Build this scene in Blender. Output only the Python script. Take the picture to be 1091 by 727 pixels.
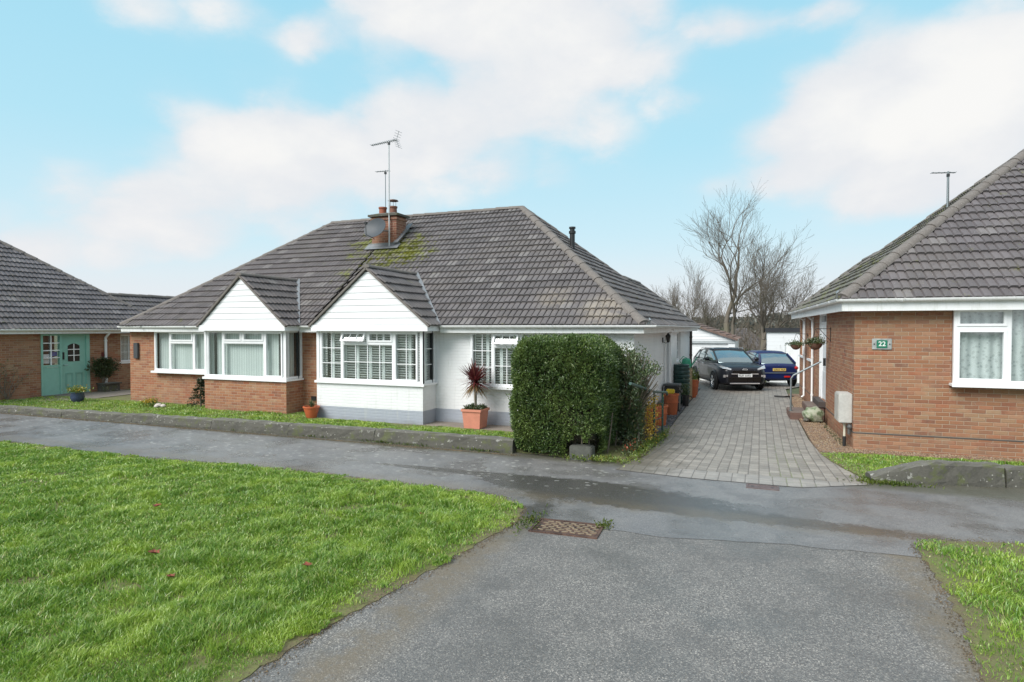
import bpy, bmesh, math, random
import numpy as np
from mathutils import Vector, Matrix
random.seed(7); rng = np.random.default_rng(7)
for _o in list(bpy.data.objects): bpy.data.objects.remove(_o)
S = bpy.context.scene
# ---------------------------------------------------------------- camera
cam = bpy.data.cameras.new('camera'); camo = bpy.data.objects.new('camera', cam)
S.collection.objects.link(camo); S.camera = camo
cam.sensor_width = 36; cam.lens = 36*650/1091; cam.clip_start = .1; cam.clip_end = 3000
YAW = math.atan(264.5/650); PIT = math.atan(14/650)
camo.location = (0, 0, 2.4)
camo.rotation_euler = (math.pi/2-PIT, 0, YAW)
# ---------------------------------------------------------------- light and exposure
SUN_EL, SUN_AZ = math.radians(42), math.radians(207)     # azimuth clockwise from +Y
sun = bpy.data.lights.new('sun', 'SUN'); suno = bpy.data.objects.new('sun', sun)
S.collection.objects.link(suno)
sun.energy = 2.0; sun.angle = math.radians(38); sun.color = (1, .97, .93)
sd = Vector((math.sin(SUN_AZ)*math.cos(SUN_EL), math.cos(SUN_AZ)*math.cos(SUN_EL), math.sin(SUN_EL)))
suno.rotation_euler = (-sd).to_track_quat('-Z', 'Y').to_euler()
suno.location = sd*50
S.view_settings.view_transform = 'Standard'; S.view_settings.look = 'None'
S.view_settings.exposure = 1.03; S.view_settings.gamma = 1
S.view_settings.use_curve_mapping = False

# ---------------------------------------------------------------- node expressions
class X:
    def __init__(s, nt, so): s.nt = nt; s.s = so
    def _m(s, op, *a, clamp=False):
        n = s.nt.nodes.new('ShaderNodeMath'); n.operation = op; n.use_clamp = clamp
        for i, v in enumerate((s,)+a):
            if isinstance(v, X): s.nt.links.new(v.s, n.inputs[i])
            else: n.inputs[i].default_value = v
        return X(s.nt, n.outputs[0])
    def __add__(s, o): return s._m('ADD', o)
    __radd__ = __add__
    def __mul__(s, o): return s._m('MULTIPLY', o)
    __rmul__ = __mul__
    def __sub__(s, o): return s._m('SUBTRACT', o)
    def __rsub__(s, o): return (s*-1)+o
    def __truediv__(s, o): return s._m('DIVIDE', o)
    def floor(s): return s._m('FLOOR')
    def fract(s): return s._m('FRACT')
    def mod(s, o): return s._m('FLOORED_MODULO', o)
    def min(s, o): return s._m('MINIMUM', o)
    def max(s, o): return s._m('MAXIMUM', o)
    def abs(s): return s._m('ABSOLUTE')
    def sin(s): return s._m('SINE')
    def exp(s): return s._m('EXPONENT')
    def lt(s, o): return s._m('LESS_THAN', o)
    def gt(s, o): return s._m('GREATER_THAN', o)
    def clamp(s): return s._m('ADD', 0.0, clamp=True)
    def sm(s, a, b, lo=0., hi=1.):
        n = s.nt.nodes.new('ShaderNodeMapRange'); n.interpolation_type = 'SMOOTHSTEP'
        s.nt.links.new(s.s, n.inputs[0])
        for i, v in ((1, a), (2, b), (3, lo), (4, hi)): n.inputs[i].default_value = v
        return X(s.nt, n.outputs[0])
def link(nt, v, inp):
    if isinstance(v, X): nt.links.new(v.s, inp)
    elif v is not None:
        if hasattr(inp.default_value, '__len__') and len(v) == 3 and len(inp.default_value) == 4: v = (*v, 1)
        inp.default_value = v
def xyz(nt, v):
    n = nt.nodes.new('ShaderNodeSeparateXYZ'); nt.links.new(v.s, n.inputs[0])
    return [X(nt, n.outputs[i]) for i in range(3)]
def comb(nt, a, b, c=0.):
    n = nt.nodes.new('ShaderNodeCombineXYZ')
    for i, v in enumerate((a, b, c)): link(nt, v, n.inputs[i])
    return X(nt, n.outputs[0])
def coord(nt, k='Object'):
    n = nt.nodes.new('ShaderNodeTexCoord'); return X(nt, n.outputs[k])
def geo(nt, k):
    n = nt.nodes.new('ShaderNodeNewGeometry'); return X(nt, n.outputs[k])
def noise(nt, v, scale, detail=3, rough=.5, dist=0., col=False):
    n = nt.nodes.new('ShaderNodeTexNoise'); nt.links.new(v.s, n.inputs['Vector'])
    n.inputs['Scale'].default_value = scale; n.inputs['Detail'].default_value = detail
    n.inputs['Roughness'].default_value = rough; n.inputs['Distortion'].default_value = dist
    return X(nt, n.outputs[1 if col else 0])
def white(nt, v, col=False):
    n = nt.nodes.new('ShaderNodeTexWhiteNoise'); n.noise_dimensions = '3D'
    nt.links.new(v.s, n.inputs['Vector']); return X(nt, n.outputs[1 if col else 0])
def voro(nt, v, scale, out=0, feat='F1'):
    n = nt.nodes.new('ShaderNodeTexVoronoi'); n.feature = feat
    nt.links.new(v.s, n.inputs['Vector']); n.inputs['Scale'].default_value = scale
    return X(nt, n.outputs[out])
def ramp(nt, f, stops, const=False):
    n = nt.nodes.new('ShaderNodeValToRGB'); nt.links.new(f.s, n.inputs[0]); r = n.color_ramp
    if const: r.interpolation = 'CONSTANT'
    while len(r.elements) > 1: r.elements.remove(r.elements[-1])
    r.elements[0].position = stops[0][0]; r.elements[0].color = (*stops[0][1], 1)
    for p, c in stops[1:]:
        e = r.elements.new(p); e.color = (*c, 1)
    return X(nt, n.outputs[0])
def mix(nt, f, a, b, mode='MIX'):
    n = nt.nodes.new('ShaderNodeMix'); n.data_type = 'RGBA'; n.blend_type = mode
    link(nt, f, n.inputs[0]); link(nt, a, n.inputs[6]); link(nt, b, n.inputs[7])
    return X(nt, n.outputs[2])
def bump(nt, h, strength=.5, dist=.01):
    n = nt.nodes.new('ShaderNodeBump'); nt.links.new(h.s, n.inputs['Height'])
    n.inputs['Strength'].default_value = strength; n.inputs['Distance'].default_value = dist
    return X(nt, n.outputs[0])
MATS = {}
def mat(name, fn):
    if name in MATS: return MATS[name]
    m = bpy.data.materials.new(name); m.use_nodes = True; nt = m.node_tree
    b = nt.nodes['Principled BSDF']
    d = fn(nt) or {}
    for k, v in d.items():
        if k == 'shader': nt.links.new(v, nt.nodes['Material Output'].inputs[0]); continue
        link(nt, v, b.inputs[k])
    MATS[name] = m; return m
def plain(name, c, rough=.5, metal=0., var=.12, scale=6., spec=.5):
    def f(nt):
        v = coord(nt); n = noise(nt, v, scale, 5, .6); n2 = noise(nt, v, scale*9, 3)
        k = n*.7+n2*.3
        col = mix(nt, k.sm(.3, .7), tuple(x*(1-var) for x in c), tuple(min(1, x*(1+var)) for x in c))
        return {'Base Color': col, 'Roughness': (n*.25+(rough-.12)), 'Metallic': metal, 'Specular IOR Level': spec}
    return mat(name, f)

# ---------------------------------------------------------------- world: nishita daylight behind broken cloud
W = bpy.data.worlds.new('World'); S.world = W; W.use_nodes = True
def build_world():
    nt = W.node_tree; bg = nt.nodes['Background']
    sky = nt.nodes.new('ShaderNodeTexSky'); sky.sky_type = 'NISHITA'; sky.sun_disc = False
    sky.sun_elevation = SUN_EL; sky.sun_rotation = SUN_AZ; sky.air_density = 1.0; sky.dust_density = 1.5
    skyc = X(nt, sky.outputs[0])
    D = coord(nt, 'Generated'); x, y, z = xyz(nt, D)
    az = x._m('ARCTAN2', y); el = z._m('ARCSINE')
    blue = ramp(nt, el, [(0, (6.5, 7.0, 7.4)), (.12, (5.1, 6.8, 7.5)), (.28, (3.7, 6.3, 7.4)), (.5, (2.9, 5.8, 7.2)), (1, (2.0, 4.6, 6.6))])
    base = mix(nt, .93, skyc, blue)
    # broken cumulus: lumps of cloud at given bearings, edges torn by noise
    P = comb(nt, az*1.0, el*1.7, z*.2)
    n1 = noise(nt, P, 5.0, 8, .56, .15); n2 = noise(nt, P, 2.2, 3, .5); n3 = noise(nt, P, 14, 6, .6)
    def blob(a0, e0, sa, se, w=1.):
        u = (az-a0)*(1/sa); v = (el-e0)*(1/se)
        return ((u*u+v*v)*-1).exp()*w
    m = None
    for b in BLOBS:
        t = blob(*b); m = t if m is None else m+t
    elsew = (az-YAWC).abs().sm(.8, 1.3)*.55 + el.sm(.5, .9)*.5
    bil = voro(nt, comb(nt, az*1.0+(n1-.5)*.12, el*1.5+(n3-.5)*.05, 1.7), 9.)
    d = m+elsew+(n1-.5)*.85+(n2-.5)*.2+(n3-.5)*.22+(.45-bil)*.45
    mask = d.sm(.36, .80)*.7+d.sm(.15, 1.0)*.3
    low = el.sm(.16, .0)*.72
    mask = mask.max(low*(n2*.7+.65)).clamp()
    sh = (n1-.5)*1.4+(d-.6)*.5+(n3-.5)*.3
    cc = mix(nt, sh.sm(-.15, .75), (6.5, 6.45, 6.65), (7.75, 7.45, 7.2))
    col = mix(nt, mask*.90, base, cc)
    nt.links.new(col.s, bg.inputs[0]); bg.inputs[1].default_value = .063
YAWC = -YAW
# (bearing, elevation, half width, half height, weight)
BLOBS = []
def pxdir(px, py):
    F = Vector((-math.sin(YAW)*math.cos(PIT), math.cos(YAW)*math.cos(PIT), -math.sin(PIT)))
    R = Vector((math.cos(YAW), math.sin(YAW), 0)); U = R.cross(F)
    r = (F+R*((px-545.5)/650)+U*((363.5-py)/650)).normalized()
    return math.atan2(r.x, r.y), math.asin(r.z)
for px, py, wx, wy, w in [(560, 20, 190, 45, 1.0), (470, 8, 120, 35, .6), (180, 10, 90, 28, .5), (520, 120, 170, 42, .95),
                          (290, 150, 105, 34, .9), (200, 225, 170, 42, .7), (430, 185, 200, 36, .6), (640, 75, 60, 18, .6),
                          (950, 120, 120, 60, 1.15), (1060, 90, 90, 60, .9), (900, 150, 80, 28, .4), (820, 25, 100, 18, .45),
                          (980, 215, 120, 26, .6), (780, 195, 60, 16, .35), (670, 195, 50, 18, .25), (60, 270, 120, 40, .6), (320, 45, 30, 18, .45)]:
    a, e = pxdir(px, py); BLOBS.append((a, e, wx/650, wy/650, w))
build_world()

# ---------------------------------------------------------------- mesh builder
COL = S.collection
class MB:
    def __init__(s, T=None): s.v = []; s.f = []; s.T = T; s.mi = []
    def add(s, vs, fs):
        o = len(s.v)
        s.v += [tuple(s.T(*p)) if s.T else tuple(p) for p in vs]
        s.f += [tuple(i+o for i in f) for f in fs]
    def box(s, x0, x1, y0, y1, z0, z1):
        s.add([(x0, y0, z0), (x1, y0, z0), (x1, y1, z0), (x0, y1, z0), (x0, y0, z1), (x1, y0, z1), (x1, y1, z1), (x0, y1, z1)],
              [(0, 3, 2, 1), (4, 5, 6, 7), (0, 1, 5, 4), (1, 2, 6, 5), (2, 3, 7, 6), (3, 0, 4, 7)])
        return s
    def tube(s, pts, r, n=8, cap=True):
        pts = [Vector(p) for p in pts]; m = len(pts)
        rs = r if isinstance(r, (list, tuple)) else [r]*m
        vs = []; up = None
        for i, p in enumerate(pts):
            t = (pts[min(i+1, m-1)]-pts[max(i-1, 0)])
            if t.length < 1e-9: t = Vector((0, 0, 1))
            t.normalize()
            if up is None: up = Vector((0, 0, 1)) if abs(t.z) < .9 else Vector((1, 0, 0))
            a = t.cross(up)
            if a.length < 1e-6: a = t.orthogonal()
            a.normalize(); b = a.cross(t).normalized(); up = b
            for k in range(n):
                w = 2*math.pi*k/n
                vs.append(p+(a*math.cos(w)+b*math.sin(w))*rs[i])
        fs = []
        for i in range(m-1):
            for k in range(n):
                fs.append((i*n+k, (i+1)*n+k, (i+1)*n+(k+1) % n, i*n+(k+1) % n))
        if cap: fs.append(tuple(range(n))); fs.append(tuple(range((m-1)*n, m*n))[::-1])
        s.add(vs, fs); return s
    def lathe(s, prof, c=(0, 0, 0), n=20, sq=None):
        vs = []; fs = []
        for r, z in prof:
            for k in range(n):
                w = 2*math.pi*(k+.5)/n
                vs.append((c[0]+r*math.cos(w), c[1]+r*math.sin(w), c[2]+z))
        for i in range(len(prof)-1):
            for k in range(n):
                fs.append((i*n+k, i*n+(k+1) % n, (i+1)*n+(k+1) % n, (i+1)*n+k))
        fs.append(tuple(range(n))[::-1]); fs.append(tuple(range((len(prof)-1)*n, len(prof)*n)))
        s.add(vs, fs); return s
    def prism(s, pts, d):   # polygon pts (3d), extruded by vector d
        n = len(pts); d = Vector(d)
        vs = [Vector(p) for p in pts]+[Vector(p)+d for p in pts]
        fs = [tuple(range(n)), tuple(range(2*n-1, n-1, -1))]+[(i, i+n, (i+1) % n+n, (i+1) % n) for i in range(n)]
        s.add(vs, fs); return s
    def beam(s, a, b, w, h, up=(0, 0, 1)):
        a = Vector(a); b = Vector(b); t = (b-a).normalized(); u = Vector(up)
        x = t.cross(u).normalized()*(w/2); y = x.cross(t).normalized()*(h/2)
        vs = [a-x-y, a+x-y, a+x+y, a-x+y, b-x-y, b+x-y, b+x+y, b-x+y]
        s.add(vs, [(0, 1, 2, 3), (7, 6, 5, 4), (0, 4, 5, 1), (1, 5, 6, 2), (2, 6, 7, 3), (3, 7, 4, 0)]); return s
    def sphere(s, c, r, n=10, sc=(1, 1, 1)):
        prof = [(max(.001, math.sin(math.pi*i/n))*r, -math.cos(math.pi*i/n)*r) for i in range(n+1)]
        o = len(s.v); T = s.T
        m2 = MB(); m2.lathe(prof, (0, 0, 0), n*2)
        s.add([(c[0]+p[0]*sc[0], c[1]+p[1]*sc[1], c[2]+p[2]*sc[2]) for p in m2.v], m2.f); return s
    def build(s, name, m, parent=None, bevel=0, smooth=False, jitter=0, wn=False):
        me = bpy.data.meshes.new(name)
        off = Vector(parent['org']) if parent is not None and 'org' in parent else Vector((0, 0, 0))
        bm = bmesh.new()
        for p in s.v: bm.verts.new(p)
        bm.verts.ensure_lookup_table()
        for f in s.f:
            try: bm.faces.new([bm.verts[i] for i in f])
            except ValueError: pass
        bmesh.ops.recalc_face_normals(bm, faces=bm.faces)
        if bevel:
            bmesh.ops.bevel(bm, geom=list(bm.edges), offset=bevel, segments=2, affect='EDGES', clamp_overlap=True)
        return finish(bm, name, m, parent, smooth, jitter)
def finish(bm, name, m, parent=None, smooth=False, jitter=0, uv=True):
    me = bpy.data.meshes.new(name)
    if uv:
        bm.normal_update()
        L = bm.loops.layers.uv.new('uv')
        for f in bm.faces:
            n = f.normal; ax = (abs(n.x), abs(n.y), abs(n.z))
            for l in f.loops:
                p = l.vert.co
                if ax[2] > .75: l[L].uv = (p.x, p.y)
                elif ax[0] > ax[1]: l[L].uv = (p.y, p.z)
                else: l[L].uv = (p.x, p.z)
    if jitter:
        for v in bm.verts: v.co += Vector((random.uniform(-1, 1), random.uniform(-1, 1), random.uniform(-1, 1)))*jitter
    if parent is not None and 'org' in parent:
        o = Vector(parent['org'])
        for v in bm.verts: v.co -= o
    for f in bm.faces: f.smooth = bool(smooth)
    bm.to_mesh(me); bm.free()
    if smooth and smooth != 2:
        try: me.set_sharp_from_angle(angle=math.radians(40))
        except Exception: pass
    if m: me.materials.append(m)
    ob = bpy.data.objects.new(name, me); COL.objects.link(ob)
    if parent is not None: ob.parent = parent; ob['_'] = 0; del ob['_']
    if parent is not None and 'org' in parent: ob['org'] = parent['org']
    return ob
def tag(o, label=None, cat=None, group=None, kind=None):
    if label: o['label'] = label
    if cat: o['category'] = cat
    if group: o['group'] = group
    if kind: o['kind'] = kind
    return o
def thing(name, label, cat, loc=(0, 0, 0), rz=0, group=None, world=True):
    o = bpy.data.objects.new(name, None); COL.objects.link(o); o.location = loc; o.rotation_euler = (0, 0, rz)
    o.empty_display_size = .3
    tag(o, label, cat, group)
    if world and not rz: o['org'] = loc       # children are written in world coordinates
    return o
def fast_mesh(name, V, quads=None, tris=None, m=None, parent=None, smooth=False):
    me = bpy.data.meshes.new(name)
    V = np.asarray(V, dtype=np.float32)
    if parent is not None and 'org' in parent: V = V-np.array(list(parent['org']), dtype=np.float32)
    nq = 0 if quads is None else len(quads); ntr = 0 if tris is None else len(tris)
    me.vertices.add(len(V)); me.vertices.foreach_set('co', V.ravel())
    loops = np.concatenate(([quads.ravel()] if nq else [])+([tris.ravel()] if ntr else [])).astype(np.int32)
    me.loops.add(len(loops)); me.loops.foreach_set('vertex_index', loops)
    me.polygons.add(nq+ntr)
    st = np.concatenate((np.arange(nq)*4, nq*4+np.arange(ntr)*3)).astype(np.int32)
    me.polygons.foreach_set('loop_start', st)
    try: me.polygons.foreach_set('loop_total', np.concatenate((np.full(nq, 4), np.full(ntr, 3))).astype(np.int32))
    except Exception: pass
    me.update(calc_edges=True); me.validate()
    if smooth: me.polygons.foreach_set('use_smooth', np.ones(nq+ntr, dtype=bool))
    if m: me.materials.append(m)
    ob = bpy.data.objects.new(name, me); COL.objects.link(ob)
    if parent is not None:
        ob.parent = parent
        if 'org' in parent: ob['org'] = parent['org']
    return ob
# ---------------------------------------------------------------- materials
def f_brick(painted=None, tint=(1, 1, 1), seed=0., plinth=None):
    def f(nt):
        u, v, _ = xyz(nt, coord(nt, 'UV')); o = coord(nt)
        row = (v*(1/.075)).floor(); off = row.mod(2.)*.5
        ub = u*(1/.225)+off; cell = ub.floor(); fu = ub.fract(); fv = (v*(1/.075)).fract()
        wob = (noise(nt, comb(nt, u, v), 30, 3)-.5)*.006
        e = (fu.min(1-fu)*.225).min(fv.min(1-fv)*.075)+wob
        mort = e.sm(.0035, .0075, 1., 0.)
        h = e.sm(.002, .009)
        fine = noise(nt, o, 90, 4, .7)
        if painted:
            big = noise(nt, o, 1.6, 4, .6)
            c = mix(nt, fine.sm(.3, .7)*.25+big.sm(.35, .75)*.5, painted, tuple(x*.90 for x in painted))
            c = mix(nt, mort*.08, c, (.5, .51, .53))
            if plinth:
                z = xyz(nt, o)[2]
                m = (z+(noise(nt, o, 7, 3)-.5)*.012).lt(plinth)
                pc = mix(nt, fine.sm(.3, .7)*.5+big*.4, (.40, .43, .48), (.30, .33, .38))
                c = mix(nt, m, c, pc)
                stk = noise(nt, comb(nt, xyz(nt, o)[0]*16, xyz(nt, o)[1]*16, z*1.1), 1, 4, .6)
                c = mix(nt, stk.sm(.52, .75)*big.sm(.35, .6)*.35, c, (.50, .52, .46))
                drt = z.sm(.16, .0)*big.sm(.3, .7)
                c = mix(nt, drt*.6, c, (.18, .17, .13))
            return {'Base Color': c, 'Roughness': .6, 'Normal': bump(nt, h+fine*.08, .55, .006)}
        w = white(nt, comb(nt, cell+seed, row, .5))
        stops = [(0, (.36, .145, .07)), (.18, (.40, .175, .09)), (.34, (.31, .115, .06)), (.46, (.40, .205, .11)), (.60, (.36, .14, .07)),
                 (.70, (.43, .245, .145)), (.78, (.23, .095, .06)), (.88, (.40, .25, .16)), (.925, (.34, .095, .045)), (.965, (.16, .105, .09))]
        c = ramp(nt, w, [(p, tuple(a*b*.92 for a, b in zip(k, tint))) for p, k in stops], True)
        st = noise(nt, o, .9, 5, .6); st2 = noise(nt, o, 4, 4, .6)
        c = mix(nt, fine.sm(.35, .75)*.35, c, (.25, .13, .09))
        c = mix(nt, mort*.7, c, (.42, .34, .26))
        c = mix(nt, st.sm(.46, .70)*.3, c, (.34, .23, .15))
        c = mix(nt, st2.sm(.58, .75)*.35, c, (.16, .11, .08))
        z = xyz(nt, o)[2]
        lo = z.sm(.5, .0)*st2.sm(.35, .65)
        c = mix(nt, lo*.45, c, (.20, .14, .10))
        c = mix(nt, (noise(nt, o, 2.2, 5, .7)+(w-.5)*.4).sm(.56, .72)*.32, c, (.42, .29, .18)); c = mix(nt, (noise(nt, comb(nt, v, u, 3.), 3.1, 5, .7)+(w-.5)*.5).sm(.52, .68)*.42, c, (.36, .13, .062))
        c = mix(nt, noise(nt, o, 14, 4, .7).sm(.56, .7)*.4, c, (.20, .12, .085))
        c = mix(nt, voro(nt, o, 9).lt(.055)*.4, c, (.7, .66, .58))
        return {'Base Color': c, 'Roughness': .82, 'Normal': bump(nt, h+fine*.25, .7, .008)}
    return f
BRICK = mat('brick_orange', f_brick(tint=(.95, .97, .92))); BRICK2 = mat('brick_brown', f_brick(tint=(.86, .97, .98), seed=31.))
BRICK3 = mat('brick_chimney', f_brick(tint=(.62, .6, .7), seed=9.))
PBRICK = mat('painted_brick', f_brick(painted=(.80, .81, .81), plinth=.36))
def f_roof(base=(.115, .105, .106), moss=.0, spots=(), seed=0., pale=()):
    def f(nt):
        u, v, _ = xyz(nt, coord(nt, 'UV')); o = coord(nt)
        cell = comb(nt, (u*(1/.3)).floor()+seed, (v*(1/.3)).floor(), 1.)
        w = white(nt, cell); big = noise(nt, o, .7, 4, .6); mid = noise(nt, o, 5, 5, .65); fine = noise(nt, o, 45, 4, .7)
        c = mix(nt, w, tuple(x*.78 for x in base), tuple(x*1.25 for x in base))
        c = mix(nt, big.sm(.4, .7)*.5, c, (.14, .125, .115))
        c = mix(nt, fine.sm(.45, .8)*.45, c, (.23, .21, .20))
        c = mix(nt, mid.sm(.52, .70)*.45, c, (.065, .055, .05))
        lich = voro(nt, o, 11).lt(.085)*mid.gt(.44)
        c = mix(nt, lich*.6, c, (.42, .41, .36))
        fv = (v*(1/.3)).fract(); dark = fv.sm(.80, 1.)*.0
        c = mix(nt, (1-w).lt(.05)*.22, c, (.30, .29, .27))
        for (x0, y0, z0, rx, k) in pale:
            d = nt.nodes.new('ShaderNodeVectorMath'); d.operation = 'DISTANCE'; nt.links.new(o.s, d.inputs[0]); d.inputs[1].default_value = (x0, y0, z0)
            c = mix(nt, X(nt, d.outputs['Value']).sm(rx, rx*.2)*(mid*.6+fine*.5).sm(.45, .6)*k, c, (.42, .36, .28))
        m = noise(nt, o, 2.2, 5, .7)
        mk = None
        for (x0, y0, z0, rx, k) in spots:
            d = o.nt.nodes.new('ShaderNodeVectorMath'); d.operation = 'DISTANCE'
            nt.links.new(o.s, d.inputs[0]); d.inputs[1].default_value = (x0, y0, z0)
            t = X(nt, d.outputs['Value']).sm(rx, 0.)*k; mk = t if mk is None else mk.max(t)
        mm = (m-.62+moss)
        if mk is not None: mm = mm+mk*.55
        mossm = (mm+(fine-.5)*.5).sm(.0, .14)
        c = mix(nt, mossm*.85, c, mix(nt, fine, (.10, .115, .02), (.22, .23, .035)))
        return {'Base Color': c, 'Roughness': .72, 'Normal': bump(nt, fine+mossm*.6, .5, .006)}
    return f
ROOF = mat('roof_tile', f_roof(spots=((.2, 3.8, 5.2, 0.01, 0),)))
ROOF_R = mat('roof_tile_mossy', f_roof(base=(.12, .112, .092), moss=.10, seed=40.))
ROOF_RF = mat('roof_tile_neighbour', f_roof(base=(.12, .108, .113), seed=12.))
ROOF_T = mat('roof_tile_dark', f_roof(base=(.115, .108, .116), seed=77.))
def f_ridge(nt):
    o = coord(nt); a = noise(nt, o, 2, 5, .6); b = noise(nt, o, 30, 4, .7)
    c = mix(nt, a, (.11, .095, .085), (.20, .18, .165)); c = mix(nt, b.sm(.45, .7)*.5, c, (.26, .245, .22))
    c = mix(nt, voro(nt, o, 14).lt(.1)*.5, c, (.4, .39, .33))
    return {'Base Color': c, 'Roughness': .85, 'Normal': bump(nt, b, .5, .006)}
RIDGE = mat('ridge_tile', f_ridge)
def f_upvc(nt):
    o = coord(nt); n = noise(nt, o, 3, 4, .6); n2 = noise(nt, o, 30, 3, .6)
    c = mix(nt, n.sm(.4, .75)*.35+n2.sm(.5, .8)*.2, (.84, .85, .86), (.70, .71, .70))
    return {'Base Color': c, 'Roughness': .32}
UPVC = mat('white_upvc', f_upvc)
def f_gutter(nt):
    o = coord(nt); x, y, z = xyz(nt, o); n = noise(nt, o, 5, 5, .7)
    s = noise(nt, comb(nt, x*22, y*22, z*2), 1, 3, .6)
    c = mix(nt, n.sm(.45, .75)*.35+s.sm(.5, .75)*.35, (.80, .81, .81), (.52, .53, .47))
    return {'Base Color': c, 'Roughness': .4}
GUT = mat('white_gutter', f_gutter)
def f_clad(nt):
    o = coord(nt); n = noise(nt, o, 2, 4, .6); x, y, z = xyz(nt, o)
    s = noise(nt, comb(nt, x*14, y*14, z*1.2), 1, 3)
    c = mix(nt, n.sm(.4, .7)*.2+s.sm(.55, .8)*.25, (.80, .81, .82), (.66, .68, .67))
    return {'Base Color': c, 'Roughness': .38}
CLAD = mat('white_cladding', f_clad)
def glass(name, tint=(.965, .99, .985), refl=1.0):
    def f(nt):
        tr = nt.nodes.new('ShaderNodeBsdfTransparent'); tr.inputs[0].default_value = (*tint, 1)
        gl = nt.nodes.new('ShaderNodeBsdfGlossy'); gl.inputs['Roughness'].default_value = .03
        n = noise(nt, coord(nt), 2.5, 2); nt.links.new(bump(nt, n, .08, .02).s, gl.inputs['Normal'])
        fr = nt.nodes.new('ShaderNodeLayerWeight'); fr.inputs[0].default_value = .5
        k = (X(nt, fr.outputs[1])._m('POWER', 3.5)*.9*refl+.10*refl).clamp()
        mx = nt.nodes.new('ShaderNodeMixShader'); nt.links.new(k.s, mx.inputs[0])
        nt.links.new(tr.outputs[0], mx.inputs[1]); nt.links.new(gl.outputs[0], mx.inputs[2])
        return {'shader': mx.outputs[0]}
    return mat(name, f)
GLASS = glass('window_glass')
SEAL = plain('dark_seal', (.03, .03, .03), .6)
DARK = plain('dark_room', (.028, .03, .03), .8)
SHUT = plain('white_shutter', (.82, .84, .83), .5)
def f_net(nt):
    u, v, _ = xyz(nt, coord(nt, 'UV')); o = coord(nt)
    fold = ((u*38)+(noise(nt, o, 3, 2)*5)).sin()*.5+.5
    pat = voro(nt, comb(nt, u, v), 16); n = noise(nt, comb(nt, u, v), 45, 3, .7)
    k = fold*.4+pat.sm(.1, .5)*.35+n*.3
    c = mix(nt, k, (.26, .29, .30), (.75, .78, .78))
    return {'Base Color': c, 'Roughness': .9}
NET = mat('net_curtain', f_net)
def f_vblind(nt):
    u, v, _ = xyz(nt, coord(nt, 'UV')); o = coord(nt)
    s = (u*(1/.089)).fract(); w = white(nt, comb(nt, (u*(1/.089)).floor(), 2., 3.))
    k = s.sm(0., .9)*.6+w*.3
    c = mix(nt, k, (.50, .55, .54), (.80, .84, .82))
    return {'Base Color': c, 'Roughness': .8}
VBL = mat('vertical_blind', f_vblind)
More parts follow.
